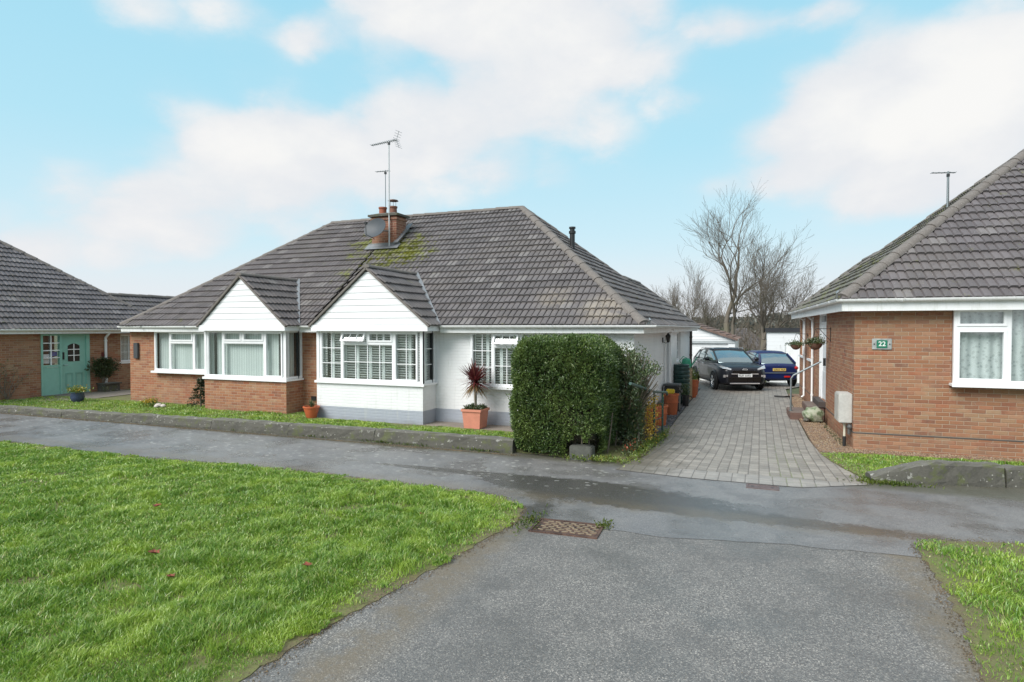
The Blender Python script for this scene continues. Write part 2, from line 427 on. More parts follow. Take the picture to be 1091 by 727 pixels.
def f_asphalt(kind):
    def f(nt):
        o = coord(nt); x, y, z = xyz(nt, o)
        p = comb(nt, x, y, 0.)
        sc = 95 if kind == 'path' else 120
        cellc = voro(nt, p, sc, 1); d = voro(nt, p, sc, 0)
        r = xyz(nt, cellc)[0]; g2 = xyz(nt, cellc)[1]
        big = noise(nt, p, .55, 5, .6); mid = noise(nt, p, 3, 5, .65); fine = noise(nt, p, 40, 4, .7)
        if kind == 'path':
            c = ramp(nt, r, [(0, (.115, .107, .10)), (.35, (.205, .192, .178)), (.7, (.29, .272, .25)), (.9, (.42, .39, .35)), (1, (.62, .57, .50))])
            c = mix(nt, d.sm(.25, .55)*.5, c, (.075, .074, .074))
            c = mix(nt, big.sm(.35, .65)*.4, c, (.125, .118, .112))
            c = mix(nt, mid.sm(.55, .75)*.3, c, (.29, .275, .25))
            c = mix(nt, (noise(nt, p, 1.4, 5, .7)+(fine-.5)*.2).sm(.52, .66)*.38, c, (.10, .095, .09))
        else:
            c = ramp(nt, r, [(0, (.15, .146, .146)), (.5, (.21, .205, .203)), (.85, (.275, .266, .26)), (1, (.44, .42, .39))])
            c = mix(nt, d.sm(.3, .6)*.4, c, (.09, .09, .095))
            c = mix(nt, mid.sm(.4, .7)*.3, c, (.27, .258, .248))
            c = mix(nt, (noise(nt, p, 1.7, 5, .7)+(fine-.5)*.2).sm(.5, .64)*.4, c, (.10, .098, .098))
            c = mix(nt, big.sm(.45, .65)*.35, c, (.13, .13, .14))
        def g(x0, y0, sx, sy, k=1.):
            a = (x-x0)*(1/sx); b = (y-y0)*(1/sy); return ((a*a+b*b)*-1).exp()*k
        # wet and worn places
        wet = (g(-3.0, 8.9, 1.5, .45)+g(-1.6, 8.6, 1.8, .55, .8)+g(.8, 8.2, 3., .28, .75)+g(-2.7, 7.4, .35, .6, .8)+g(4, 8.9, 3, .3, .7)+g(-5.2, 9.05, 1.2, .12, 1.2)
               + (mid-.5)*.9+(noise(nt, p, 9, 4, .6)-.5)*.4)
        wm = wet.sm(.42, .75)
        damp = (noise(nt, p, .9, 4, .55)+(fine-.5)*.15).sm(.44, .62)
        c = mix(nt, wm*.74, c, (.045, .042, .04))
        c = mix(nt, damp*.36, c, (.09, .085, .08))
        if kind == 'pave':
            reg = y.sm(8.3, 9.0)*y.sm(10.9, 10.3)*x.sm(-1.0, -2.4)
            sp = noise(nt, comb(nt, x*1., y*1.7, 3.), 7.5, 3, .5); lum = voro(nt, comb(nt, x, y*1.3, 1.), 5.5)
            spm = (lum+(fine-.5)*.2).lt(.24)*sp.gt(.47)*reg
            c = mix(nt, spm*.42, c, (.55, .55, .51))
            edge = (y+(mid-.5)*.3).sm(10.25, 10.6)
            c = mix(nt, edge*.7, c, mix(nt, fine, (.10, .085, .06), (.05, .06, .025)))
        edm = (fine+(mid-.5)).sm(.72, .95)
        c = mix(nt, edm*.15, c, (.3, .28, .25))
        cr = voro(nt, comb(nt, x+(mid-.5)*.6, y+(big-.5)*.8, 0.), .55, 0, 'DISTANCE_TO_EDGE')
        side = (x+2.75+(mid-.5)*.5).abs().min((x-1.45+(mid-.5)*.35).abs()) if kind == 'path' else (y-8.15+(mid-.5)*.4).abs()
        silt = side.sm(.38, .02)*(fine*.5+mid*.8).sm(.45, .75)
        c = mix(nt, silt*(.8 if kind == 'path' else .45), c, (.17, .135, .09))
        fl = voro(nt, comb(nt, x+.3*mid, y, 4.), 14); c = mix(nt, fl.lt(.07)*mid.gt(.5)*.5, c, (.08, .06, .04))
        ro = mix(nt, wm, ((.56 if kind == 'path' else .44),)*3, (.13,)*3); ro = xyz(nt, ro)[0]-damp*.22+(fine-.5)*.15
        hh = d*-.7+fine*.5+r*.3
        return {'Base Color': c, 'Roughness': ro.max(.1), 'Specular IOR Level': .5, 'Normal': bump(nt, hh, .55 if kind == 'path' else .35, .006)}
    return f
ASP = mat('asphalt_path', f_asphalt('path')); PAVE = mat('asphalt_pavement', f_asphalt('pave'))
def f_block(nt):
    o = coord(nt); x, y, z = xyz(nt, o)
    bend = (y-13.).max(0.)*.0
    xx = x+y.sm(13.5, 10.2)*(x-.0)*-.12
    col = (xx*(1/.145)).floor(); off = white(nt, comb(nt, col, 0., 0.))
    yb = y*(1/.19)+off*.35+col.mod(2.)*.5; row = yb.floor()
    fx = (xx*(1/.145)).fract(); fy = yb.fract()
    front = y.lt(10.62)
    # soldier course along the mouth
    fx2 = (x*(1/.2)).fract(); fy2 = ((y-10.02)*(1/.3)).fract()
    wob = (noise(nt, o, 14, 3)-.5)*.012
    e1 = (fx.min(1-fx)*.145).min(fy.min(1-fy)*.19); e2 = (fx2.min(1-fx2)*.2).min(fy2.min(1-fy2)*.3)
    e = e1+(e2-e1)*front+wob
    w = white(nt, comb(nt, col, row, 2.)); fine = noise(nt, o, 60, 4, .7); mid = noise(nt, o, 2.5, 5, .6); big = noise(nt, o, .6, 3)
    c = mix(nt, w, (.25, .225, .195), (.38, .345, .30))
    c = mix(nt, fine.sm(.4, .75)*.5, c, (.15, .14, .13))
    c = mix(nt, mid.sm(.45, .7)*.4, c, (.13, .12, .105))
    c = mix(nt, front*.35, c, (.33, .32, .31))
    j = e.sm(.003, .011, 1., 0.)
    mo = noise(nt, o, 1.3, 4, .6)
    jc = mix(nt, mo.sm(.48, .58)*y.sm(15., 12.)*x.sm(.0, .25)*x.sm(1.0, .6), (.05, .045, .04), (.12, .16, .03))
    c = mix(nt, j*.58, c, jc)
    # mossy damp along the left side
    dm = ((x*-1)+(mid-.5)*1.6+(fine-.5)*.4).sm(1.1, 1.9)*y.sm(18., 14.)
    c = mix(nt, dm*.6, c, (.09, .08, .055))
    return {'Base Color': c, 'Roughness': .45+fine*.2, 'Normal': bump(nt, e.sm(.002, .02)+fine*.15, .6, .008)}
BLOCK = mat('block_paving', f_block)
def f_conc(base=(.10, .096, .08), lich=.55, moss=.55):
    def f(nt):
        o = coord(nt); a = noise(nt, o, 2, 5, .65); b = noise(nt, o, 25, 5, .7); l = noise(nt, o, 6, 5, .7)
        c = mix(nt, a, tuple(x*.55 for x in base), tuple(x*1.35 for x in base))
        c = mix(nt, b.sm(.4, .7)*.5, c, tuple(x*.5 for x in base))
        c = mix(nt, (l+(b-.5)*.3).sm(.62, .66)*lich, c, (.5, .5, .46))
        c = mix(nt, voro(nt, o, 13).lt(.13)*a.gt(.45)*lich, c, (.55, .54, .47))
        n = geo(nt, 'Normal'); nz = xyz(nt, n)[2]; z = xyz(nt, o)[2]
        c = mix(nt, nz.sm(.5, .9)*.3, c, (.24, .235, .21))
        c = mix(nt, (noise(nt, o, 3.5, 5, .7)+(b-.5)*.3).sm(.52, .66)*moss, c, (.10, .12, .03))
        return {'Base Color': c, 'Roughness': .88, 'Normal': bump(nt, b+l*.5, .8, .012)}
    return f
CONC = mat('old_concrete', f_conc())
SLAB = mat('paving_slab', f_conc((.26, .21, .17), .15, .1))
STEPM = mat('brown_step', f_conc((.17, .10, .08), .1, .15))
def f_soil(nt):
    o = coord(nt); a = noise(nt, o, 1.2, 5, .6); b = noise(nt, o, 25, 5, .7)
    c = mix(nt, (a*.6+b*.4).sm(.35, .6), (.15, .115, .075), (.16, .18, .055))
    return {'Base Color': c, 'Roughness': .95, 'Normal': bump(nt, b, .9, .02)}
SOIL = mat('turf_soil', f_soil)
def f_ground(nt):
    o = coord(nt); a = noise(nt, o, .05, 5, .6); b = noise(nt, o, 2, 5, .7)
    c = mix(nt, (a*.6+b*.4).sm(.35, .65), (.05, .06, .028), (.10, .115, .05))
    return {'Base Color': c, 'Roughness': .95}
GROUND = mat('field_ground', f_ground)
def f_blade(a=(.11, .24, .026), b=(.29, .44, .065), dry=(.55, .50, .22), gls=.05):
    def f(nt):
        r = geo(nt, 'Random Per Island'); o = coord(nt); n = noise(nt, o, .9, 4, .6)
        c = mix(nt, (r*.6+n*.5).sm(.3, .8), a, b)
        c = mix(nt, (r*7.3).fract().gt(.93)*.75, c, dry)
        c = mix(nt, noise(nt, o, 1.9, 4, .6).sm(.46, .66)*.5, c, tuple(min(.6, q*1.6) for q in (b[0], b[1]*.85, b[2]*.8)))
        df = nt.nodes.new('ShaderNodeBsdfDiffuse'); tl = nt.nodes.new('ShaderNodeBsdfTranslucent')
        gl = nt.nodes.new('ShaderNodeBsdfGlossy'); gl.inputs['Roughness'].default_value = .38
        gl.inputs[0].default_value = (.9, .95, .9, 1)
        for n_ in (df, tl): nt.links.new(c.s, n_.inputs[0])
        m1 = nt.nodes.new('ShaderNodeMixShader'); m1.inputs[0].default_value = .32
        nt.links.new(df.outputs[0], m1.inputs[1]); nt.links.new(tl.outputs[0], m1.inputs[2])
        m2 = nt.nodes.new('ShaderNodeMixShader'); m2.inputs[0].default_value = gls
        nt.links.new(m1.outputs[0], m2.inputs[1]); nt.links.new(gl.outputs[0], m2.inputs[2])
        return {'shader': m2.outputs[0]}
    return f
BLADE = mat('grass_blade', f_blade())
LEAF = mat('hedge_leaf', f_blade((.055, .10, .027), (.14, .22, .058), (.24, .28, .10), .06))
LEAF2 = mat('shrub_leaf', f_blade((.05, .09, .034), (.12, .17, .06), (.22, .14, .08), .08))
YEL = mat('yellow_blossom', f_blade((.5, .32, .03), (.62, .42, .06), (.3, .16, .04)))
REDF = mat('red_blossom', f_blade((.45, .06, .03), (.5, .1, .04), (.2, .1, .04)))
FIR = mat('fir_needle', f_blade((.015, .035, .014), (.035, .065, .022), (.05, .07, .03)))
CORD = mat('cordyline_leaf', f_blade((.09, .018, .022), (.16, .04, .04), (.2, .09, .06)))
CORDB = mat('cordyline_dead_leaf', f_blade((.22, .15, .08), (.30, .2, .1), (.3, .22, .12)))
LIME = mat('lime_leaf', f_blade((.12, .2, .03), (.2, .26, .05), (.3, .22, .06)))
OLIVE = mat('olive_leaf', f_blade((.05, .075, .03), (.09, .12, .045), (.14, .12, .05)))
def f_bark(c0=(.115, .10, .075), c1=(.20, .175, .13)):
    def f(nt):
        o = coord(nt); x, y, z = xyz(nt, o); b = noise(nt, comb(nt, x*6, y*6, z*1.5), 3, 5, .7); a = noise(nt, o, .8, 3)
        c = mix(nt, b, c0, c1); c = mix(nt, a.sm(.5, .7)*.4, c, (.12, .13, .07))
        return {'Base Color': c, 'Roughness': .9, 'Normal': bump(nt, b, .6, .02)}
    return f
BARK = mat('bark', f_bark()); TWIG = mat('twig_bark', f_bark((.13, .105, .08), (.21, .175, .135)))
TERRA = plain('terracotta', (.42, .115, .045), .7, var=.2); TERRA2 = plain('pale_terracotta', (.60, .24, .16), .7, var=.1)
def f_gravel(a, b, sc):
    def f(nt):
        o = coord(nt); v = voro(nt, o, sc, 1); d = voro(nt, o, sc, 0); r = xyz(nt, v)[0]; g = xyz(nt, v)[1]
        c = mix(nt, r, a, b); c = mix(nt, g.gt(.85)*.6, c, (.5, .45, .38)); c = mix(nt, d.sm(.25, .6)*.7, c, tuple(x*.25 for x in a))
        return {'Base Color': c, 'Roughness': .8, 'Normal': bump(nt, d*-1., 1., .02)}
    return f
GRAV = mat('tan_gravel', f_gravel((.27, .16, .10), (.46, .32, .21), 30)); SLATE = mat('slate_chips', f_gravel((.07, .075, .085), (.16, .165, .18), 24))
STONE1 = mat('loose_stone', f_blade((.32, .2, .12), (.5, .36, .24), (.55, .5, .42)))
STONE2 = mat('slate_chip', f_blade((.1, .1, .115), (.2, .2, .22), (.45, .45, .45)))
LEAD = plain('lead_flashing', (.23, .24, .25), .5, .2, .2, 9)
ALU = plain('galvanised_metal', (.42, .43, .44), .38, .85, .12)
DGREEN = plain('green_paint', (.02, .07, .055), .45, 0, .2); BLACKP = plain('black_plastic', (.02, .021, .022), .42)
TEAL = plain('teal_paint', (.25, .50, .42), .38, 0, .05); TEALD = plain('teal_paint_darker', (.19, .40, .34), .45, 0, .05)  # second teal is a darker copy for the door mouldings
BUTT = plain('dark_green_plastic', (.012, .045, .04), .4); GREENP = plain('green_plastic', (.05, .36, .22), .4)
GREYM = plain('grey_metal_rail', (.22, .25, .26), .4, .6)
RUST = mat('rusty_iron', lambda nt: (lambda o, n, b: {'Base Color': mix(nt, (n*.6+b*.4).sm(.35, .65), (.06, .035, .03), (.20, .12, .09)), 'Roughness': .55, 'Metallic': .5, 'Normal': bump(nt, b, .4, .004)})(coord(nt), noise(nt, coord(nt), 4, 4), noise(nt, coord(nt), 50, 4)))
DEADL = plain('dead_leaf', (.20, .055, .03), .8, 0, .4, 20)

# ---------------------------------------------------------------- shared builders
def tiles(name, P0, U, V, W, L, clips, m, parent, g=.3, hi=True, lip=.046, r=.034):
    """interlocking concrete tiles: a rolled profile and a real step at every course"""
    P0 = Vector(P0); U = Vector(U).normalized(); V = Vector(V).normalized(); N = U.cross(V).normalized()
    prof = [(0, 0), (.10, .05), (.20, .85), (.45, 1.), (.70, .92), (.93, .78)] if hi else [(0, 0), (.2, 1), (.9, .9)]
    us = []; hs = []
    for k in range(int(W/.15)+1):
        for a, h in prof:
            uu = (k+a)*.15
            if uu <= W+.001: us.append(uu); hs.append(h*r)
    nc = int(math.ceil(L/g)); bm = bmesh.new(); uvl = bm.loops.layers.uv.new('uv'); rows = []
    tr = random.Random(len(us)*7+nc)
    for c in range(nc):
        jit = [tr.gauss(0, .0032) for _ in range(int(W/.3)+2)]; jl = [tr.gauss(0, .004) for _ in range(int(W/.3)+2)]
        for v0, base in ((c*g-.03, lip), ((c+1)*g-.03, .004)):
            v1 = min(v0, L); row = []
            for u, h in zip(us, hs):
                t = int(u/.3)
                p = P0+U*u+V*(v1+(jl[t] if base > .01 else 0))+N*(h+base+jit[t])
                row.append((bm.verts.new(p), (u, v1+(.004 if base > .01 else -.004)+.03)))
            rows.append(row)
    for a, b in zip(rows, rows[1:]):
        for i in range(len(us)-1):
            f = bm.faces.new((a[i][0], a[i+1][0], b[i+1][0], b[i][0]))
            for l, q in zip(f.loops, (a[i][1], a[i+1][1], b[i+1][1], b[i][1])): l[uvl].uv = q
    # thickness under the lowest course
    low = [bm.verts.new(v.co-N*(.03+hs[i]*.0)) for i, (v, _) in enumerate(rows[0])]
    for i in range(len(us)-1): bm.faces.new((low[i], low[i+1], rows[0][i+1][0], rows[0][i][0]))
    for co, no in clips:       # keep the side the normal points to
        bmesh.ops.bisect_plane(bm, geom=bm.verts[:]+bm.edges[:]+bm.faces[:], plane_co=Vector(co), plane_no=Vector(no), clear_inner=True, clear_outer=False)
    return finish(bm, name, m, parent, False, uv=False)
def ridge(name, A, B, parent, m=None, r=.125, seg=.42, name2=None):
    A = Vector(A); B = Vector(B); t = (B-A); n = max(1, int(t.length/seg)); t.normalize()
    x = t.cross(Vector((0, 0, 1))).normalized(); z = x.cross(t).normalized(); mb = MB(); step = (B-A).length/n
    for i in range(n):
        r0 = r*random.uniform(.98, 1.05); r1 = r*.9; j = random.uniform(-.006, .006)
        vs = []
        for q, rr in ((i*step-.015, r0), (i*step+.05, r0), ((i+1)*step, r1)):
            for k in range(9):
                w = math.pi*k/8
                vs.append(A+t*q+x*math.cos(w)*rr+z*(math.sin(w)*rr*.8-.035+j))
        fs = [(a*9+k, a*9+k+1, a*9+k+10, a*9+k+9) for a in (0, 1) for k in range(8)]+[tuple(range(9))]
        mb.add(vs, fs)
    return mb.build(name, m or RIDGE, parent, smooth=True)
def frameT(O, U, N):
    O = Vector(O); U = Vector(U).normalized(); N = Vector(N).normalized(); Z = Vector((0, 0, 1))
    return lambda u, d, z: O+U*u+N*d+Z*z
def window(parent, O, U, N, w, h, lights, bars=None, back='shutter', sill=.06, name='window', mat_=None, depth=.34, label=None, sillover=.06, backing_sides=True):
    """lights: (u0,u1,z0,z1,kind[,nu,nz]) kind F fixed, O opening sash, T tilted open vent; glazing bars nu x nz"""
    T = frameT(O, U, N); M = mat_ or UPVC
    fr = MB(T); us = sorted({l[0] for l in lights}|{l[1] for l in lights}); fw = .032
    fr.box(0, w, -.05, .022, 0, .05); fr.box(0, w, -.05, .022, h-.045, h); fr.box(0, .045, -.05, .02, .05, h-.045); fr.box(w-.045, w, -.05, .02, .05, h-.045)
    gl = MB(T); sl = MB(T); sash = []
    seen = set()
    for l in lights:
        u0, u1, z0, z1, k = l[:5]; nu, nz = (l[5], l[6]) if len(l) > 5 else (1, 1)
        if u0 > .05 and (u0, z0, z1) not in seen:
            fr.box(u0-fw, u0+fw, -.05, .018, z0+(.05 if z0 < .05 else 0), z1-(.045 if z1 > h-.05 else 0)); seen.add((u0, z0, z1))
        if z0 > .05: fr.box(max(u0, .045)+.0, min(u1, w-.045), -.05, .016, z0-fw, z0+fw)
        a0 = max(u0+fw, .045); a1 = min(u1-fw, w-.045); b0 = max(z0+fw, .05) if z0 > .05 else .05; b1 = (z1-fw) if z1 < h-.05 else h-.045
        sw = .045 if k in 'OT' else .015
        def TT(u, d, z, k=k, b1=b1):
            if k == 'T':
                an = math.radians(24); dz = z-b1; dd = d
                z = b1+dz*math.cos(an)-dd*0; d = d-dz*math.sin(an)+.02
            return T(u, d, z)
        s = MB(TT); d1 = .034 if k in 'OT' else .008
        s.box(a0, a1, -.03, d1, b0, b0+sw); s.box(a0, a1, -.03, d1, b1-sw, b1); s.box(a0, a0+sw, -.03, d1-.001, b0+sw, b1-sw); s.box(a1-sw, a1, -.03, d1-.001, b0+sw, b1-sw)
        g0, g1, h0, h1 = a0+sw, a1-sw, b0+sw, b1-sw
        for i in range(1, nu): x = g0+(g1-g0)*i/nu; s.box(x-.009, x+.009, -.022, 0.004, h0, h1)
        for i in range(1, nz): z = h0+(h1-h0)*i/nz; s.box(g0, g1, -.021, 0.003, z-.009, z+.009)
        g = MB(TT); g.box(g0-.004, g1+.004, -.014, -.008, h0-.004, h1+.004)
        sl.T = T
        sl.box(g0-.003, g1+.003, -.0275, -.0245, h0-.003, h0); 
        sash.append((s, g, k))
    W_ = fr.build(name, M, parent)
    if label: W_['label'] = label
    for s, g, k in sash:
        s.build('sash' if k in 'OT' else 'glazing_bead', M, W_); g.build('pane', GLASS, W_)
    if sill:
        m = MB(T); m.box(-.05, w+.05, -.05, .02+sillover, -.045, -.001); m.box(-.05, w+.05, .02+sillover-.012, .021+sillover, -.06, -.045); m.build('sill', M, W_)
    dk = MB(T); d = -depth  # near-black box behind the panes, standing for the unlit room
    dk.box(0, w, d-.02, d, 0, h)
    if backing_sides:
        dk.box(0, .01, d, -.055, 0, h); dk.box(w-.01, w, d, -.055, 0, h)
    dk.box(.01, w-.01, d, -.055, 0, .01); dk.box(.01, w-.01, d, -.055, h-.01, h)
    dk.build('dark_backing', DARK, W_)
    if back == 'shutter':
        sh = MB(T); npan = max(2, int(round(w/.42))); pw = (w-.1)/npan
        for i in range(npan):
            x0 = .05+i*pw; x1 = x0+pw
            sh.box(x0, x0+.04, -.12, -.095, .06, h-.06); sh.box(x1-.04, x1-.001, -.12, -.095, .06, h-.06)
            z = .08
            while z < h-.1:
                t = .3
                sh.add([(x0+.04, -.135, z), (x1-.04, -.135, z), (x1-.04, -.100, z+.034), (x0+.04, -.100, z+.034), (x0+.04, -.135, z+.008), (x1-.04, -.135, z+.008), (x1-.04, -.100, z+.042), (x0+.04, -.100, z+.042)],
                       [(0, 3, 2, 1), (4, 5, 6, 7), (0, 1, 5, 4), (1, 2, 6, 5), (2, 3, 7, 6), (3, 0, 4, 7)])
                z += .062
        sh.build('shutter', SHUT, W_)
    elif back in ('net', 'blind'):
        n = int(w/.03); c = MB(T); vs = []; fs = []
        for i in range(n+1):
            u = .02+(w-.04)*i/n; dd = -.13+(.012*math.sin(i*1.1)+.008*math.sin(i*.43) if back == 'net' else 0)
            vs += [(u, dd, .02), (u, dd, h-.02)]
        for i in range(n): fs.append((2*i, 2*i+2, 2*i+3, 2*i+1))
        c.add(vs, fs); c.build('net_curtain' if back == 'net' else 'blind', NET if back == 'net' else VBL, W_, smooth=(back == 'net'))
    return W_
def wall(name, parent, m, O, U, N, w, z0, z1, holes=(), th=.22, trim=(0, 0)):
    T = frameT(O, U, N)
    us = sorted({trim[0], w-trim[1]}|{a for h in holes for a in (h[0], h[1])}); zs = sorted({z0, z1}|{a for h in holes for a in (h[2], h[3])})
    bm = bmesh.new(); grid = {}
    def vv(u, z, d):
        k = (round(u, 4), round(z, 4), d)
        if k not in grid: grid[k] = bm.verts.new(T(u, d, z))
        return grid[k]
    inside = lambda u, z: any(h[0] < u < h[1] and h[2] < z < h[3] for h in holes)
    cells = {}
    for i in range(len(us)-1):
        for j in range(len(zs)-1):
            cells[i, j] = not inside((us[i]+us[i+1])/2, (zs[j]+zs[j+1])/2)
    for (i, j), solid in cells.items():
        if not solid: continue
        a, b, c, d = us[i], us[i+1], zs[j], zs[j+1]
        bm.faces.new((vv(a, c, 0), vv(b, c, 0), vv(b, d, 0), vv(a, d, 0)))
        bm.faces.new((vv(a, d, -th), vv(b, d, -th), vv(b, c, -th), vv(a, c, -th)))
        for (di, dj, p, q) in ((-1, 0, (a, c), (a, d)), (1, 0, (b, c), (b, d)), (0, -1, (a, c), (b, c)), (0, 1, (a, d), (b, d))):
            if not cells.get((i+di, j+dj), False):
                bm.faces.new((vv(*p, 0), vv(*q, 0), vv(*q, -th), vv(*p, -th)))
    bmesh.ops.recalc_face_normals(bm, faces=bm.faces)
    return finish(bm, name, m, parent)
def gutter(parent, pts, z, hang=True, name='gutter'):
    """half-round gutter swept along pts (2-d), outward is to the right of travel"""
    mb = MB(); n = 7; P = [Vector((p[0], p[1], 0)) for p in pts]; rings = []
    for i, p in enumerate(P):
        t = (P[min(i+1, len(P)-1)]-P[max(i-1, 0)]).normalized()
        nrm = Vector((t.y, -t.x, 0))
        if 0 < i < len(P)-1:
            t1 = (P[i]-P[i-1]).normalized(); n1 = Vector((t1.y, -t1.x, 0)); nrm = nrm/max(.3, nrm.dot(n1))
        ring = []
        for k in range(n+1):
            w = math.pi*k/n
            ring.append(p+nrm*(-math.cos(w)*.058+.06)+Vector((0, 0, z-math.sin(w)*.062)))
        for k in range(n, -1, -1):
            w = math.pi*k/n
            ring.append(p+nrm*(-math.cos(w)*.053+.06)+Vector((0, 0, z-math.sin(w)*.057+.004)))
        rings.append(ring)
    m = len(rings[0]); vs = [v for r in rings for v in r]; fs = []
    for i in range(len(rings)-1):
        for k in range(m): fs.append((i*m+k, i*m+(k+1) % m, (i+1)*m+(k+1) % m, (i+1)*m+k))
    fs.append(tuple(range(m))); fs.append(tuple(range((len(rings)-1)*m, len(rings)*m))[::-1])
    mb.add(vs, fs)
    for i in range(len(P)-1):     # joints and brackets
        L = (P[i+1]-P[i]).length; t = (P[i+1]-P[i]).normalized(); nr = Vector((t.y, -t.x, 0)); k = 1.
        while k < L-.3:
            c = P[i]+t*k
            vs = []
            for q in (-.02, .02):
                for a in range(8):
                    w = math.pi*a/7; vs.append(c+t*q+nr*(-math.cos(w)*.066+.06)+Vector((0, 0, z+.004-math.sin(w)*.07)))
            mb.add(vs, [(a, a+1, a+9, a+8) for a in range(7)]+[tuple(range(8)), tuple(range(8, 16))])
            k += 1.9
    return mb.build(name, GUT, parent, smooth=True)
def downpipe(parent, x, y, z0, z1, n, m=None, r=.034, off=.12, name='downpipe'):
    n = Vector((n[0], n[1], 0)); p = Vector((x, y, 0))
    a = p+n*(off+.14); mb = MB()
    mb.tube([a+Vector((0, 0, z1)), a+Vector((0, 0, z1-.1)), p+n*.05+Vector((0, 0, z1-.28)), p+n*.05+Vector((0, 0, z1-.4)), p+n*.05+Vector((0, 0, z0+.08)), p+n*.12+Vector((0, 0, z0+.02))], r, 10)
    for z in (z1-.42, (z0+z1)/2, z0+.3): mb.tube([p+n*.05+Vector((0, 0, z)), p+n*.05+Vector((0, 0, z+.05))], r*1.25, 10)
    return mb.build(name, m or GUT, parent, smooth=True)
def leaves(name, pts, nrm, size, m, parent=None, aspect=.45, spread=.8, curl=.25):
    """one small folded leaf per point"""
    n = len(pts); pts = np.asarray(pts, float); nrm = np.asarray(nrm, float)
    d = nrm+rng.normal(0, spread, (n, 3)); d /= np.linalg.norm(d, axis=1)[:, None]+1e-9
    r = rng.normal(size=(n, 3)); s = np.cross(d, r); s /= np.linalg.norm(s, axis=1)[:, None]+1e-9
    up = np.cross(s, d)
    L = (size*rng.uniform(.6, 1.3, n))[:, None]; w = L*aspect
    a = pts; t = pts+d*L; mid = pts+d*L*.5+up*L*curl
    V = np.stack([a, mid+s*w*.5, t, mid-s*w*.5], 1).reshape(-1, 3)
    Q = np.arange(n*4).reshape(-1, 4)
    T = np.concatenate([Q[:, [0, 1, 2]], Q[:, [0, 2, 3]]])
    return fast_mesh(name, V, None, T, m, parent)
# ---------------------------------------------------------------- the ground
def struct(o): o['kind'] = 'structure'; return o
def terr(x, y):
    if y < 29: z = 0
    elif y < 34: z = -.35*(y-29)/5
    elif y < 80: z = -.35-5.2*(1-math.cos(math.pi*(y-34)/46))/2
    elif y < 200: z = -5.55
    else: z = -5.55+14.5*min(1, (y-200)/450)**1.3
    return z-.03
def ground():
    xs = [-900, -500, -300, -160, -90, -50, -30, -15, -8, -4, 0, 4, 8, 15, 30, 50, 90, 160, 300, 500, 900]
    ys = [-300, -60, -20, 0, 10, 20, 29, 31, 34, 38, 43, 48, 54, 60, 66, 73, 80, 120, 200, 260, 330, 420, 520, 650, 900, 1500]
    bm = bmesh.new(); g = {}
    for i, x in enumerate(xs):
        for j, y in enumerate(ys):
            g[i, j] = bm.verts.new((x, y, terr(x, y)+(2.5*math.sin(x*.011+1)+1.2*math.sin(x*.031) if y > 400 else 0)))
    for i in range(len(xs)-1):
        for j in range(len(ys)-1): bm.faces.new((g[i, j], g[i+1, j], g[i+1, j+1], g[i, j+1]))
    struct(finish(bm, 'ground', GROUND, smooth=2))
ground()
def sheet(name, pts, z, m, th=0., seg=0, kind='structure'):
    """flat polygon; ragged edges when seg is given"""
    P = [Vector((p[0], p[1], 0)) for p in pts]
    if seg:
        Q = []
        for a, b in zip(P, P[1:]+P[:1]):
            n = max(1, int((b-a).length/seg)); 
            if (b-a).length > 25: n = 1
            for k in range(n):
                q = a.lerp(b, k/n)
                if n > 1: q += Vector((random.uniform(-1, 1), random.uniform(-1, 1), 0))*seg*(.34 if seg < .12 else .16)
                Q.append(q)
        P = Q
    bm = bmesh.new(); vs = [bm.verts.new((p.x, p.y, z)) for p in P]; f = bm.faces.new(vs)
    if f.normal.z < 0: f.normal_flip()
    if th:
        r = bmesh.ops.extrude_face_region(bm, geom=[f])
        for v in r['geom']:
            if isinstance(v, bmesh.types.BMVert): v.co.z -= th
        bmesh.ops.recalc_face_normals(bm, faces=bm.faces)
    bmesh.ops.triangulate(bm, faces=[f for f in bm.faces if len(f.verts) > 4])
    o = finish(bm, name, m); o['kind'] = kind; return o
sheet('path', [(-3.6, -6), (2.1, -6), (2.1, 7.9), (-3.6, 7.9)], 0, ASP)
sheet('pavement', [(-40, 7.3), (-4, 7.3), (-2.4, 7.15), (-1.1, 7.08), (.33, 7.36), (1.51, 7.46), (2.2, 7.5), (14, 7.7), (14, 13.), (3.5, 11.6), (1.7, 10.95), (-2.4, 11.2), (-40, 11.0)], .004, PAVE, seg=.18)
VL = [(-3.32, -1), (-3.28, 3.07), (-3.2, 3.74), (-3.16, 4.26), (-3.0, 5.3), (-2.91, 5.92), (-2.78, 6.9), (-2.88, 7.5), (-3.4, 7.93), (-4.2, 7.98), (-5.22, 8.02), (-7.5, 8.06), (-11.3, 7.78), (-14.93, 7.85), (-26, 7.7), (-26, -1)]
VR = [(1.44, -1), (1.43, 3.5), (1.45, 4.99), (1.52, 5.8), (1.6, 6.82), (1.58, 7.74), (1.75, 8.1), (2.73, 8.34), (5, 8.45), (9, 8.6), (9, -1)]
sheet('grass_verge', VL, .007, SOIL, .007, seg=.10); sheet('grass_verge', VR, .007, SOIL, .007, seg=.10)
DRV = [(-2.25, 10.15), (-1.0, 10.02), (.6, 10.05), (1.56, 10.62), (1.5, 11.1), (1.3, 11.75), (1.14, 12.5), (1.05, 13.3), (.97, 14.5), (.93, 17.5), (.93, 26), (2.2, 29), (-6.5, 29), (-6.5, 26), (-2.15, 25), (-2.12, 23), (-2.02, 17), (-1.95, 14), (-1.95, 12.4), (-2.1, 11.2)]
sheet('driveway', DRV, .012, BLOCK)
sheet('slate_border', [(-2.62, 12.6), (-1.97, 12.7), (-1.97, 14), (-2.04, 17), (-2.14, 23), (-2.17, 25), (-2.62, 25)], .009, SLATE)
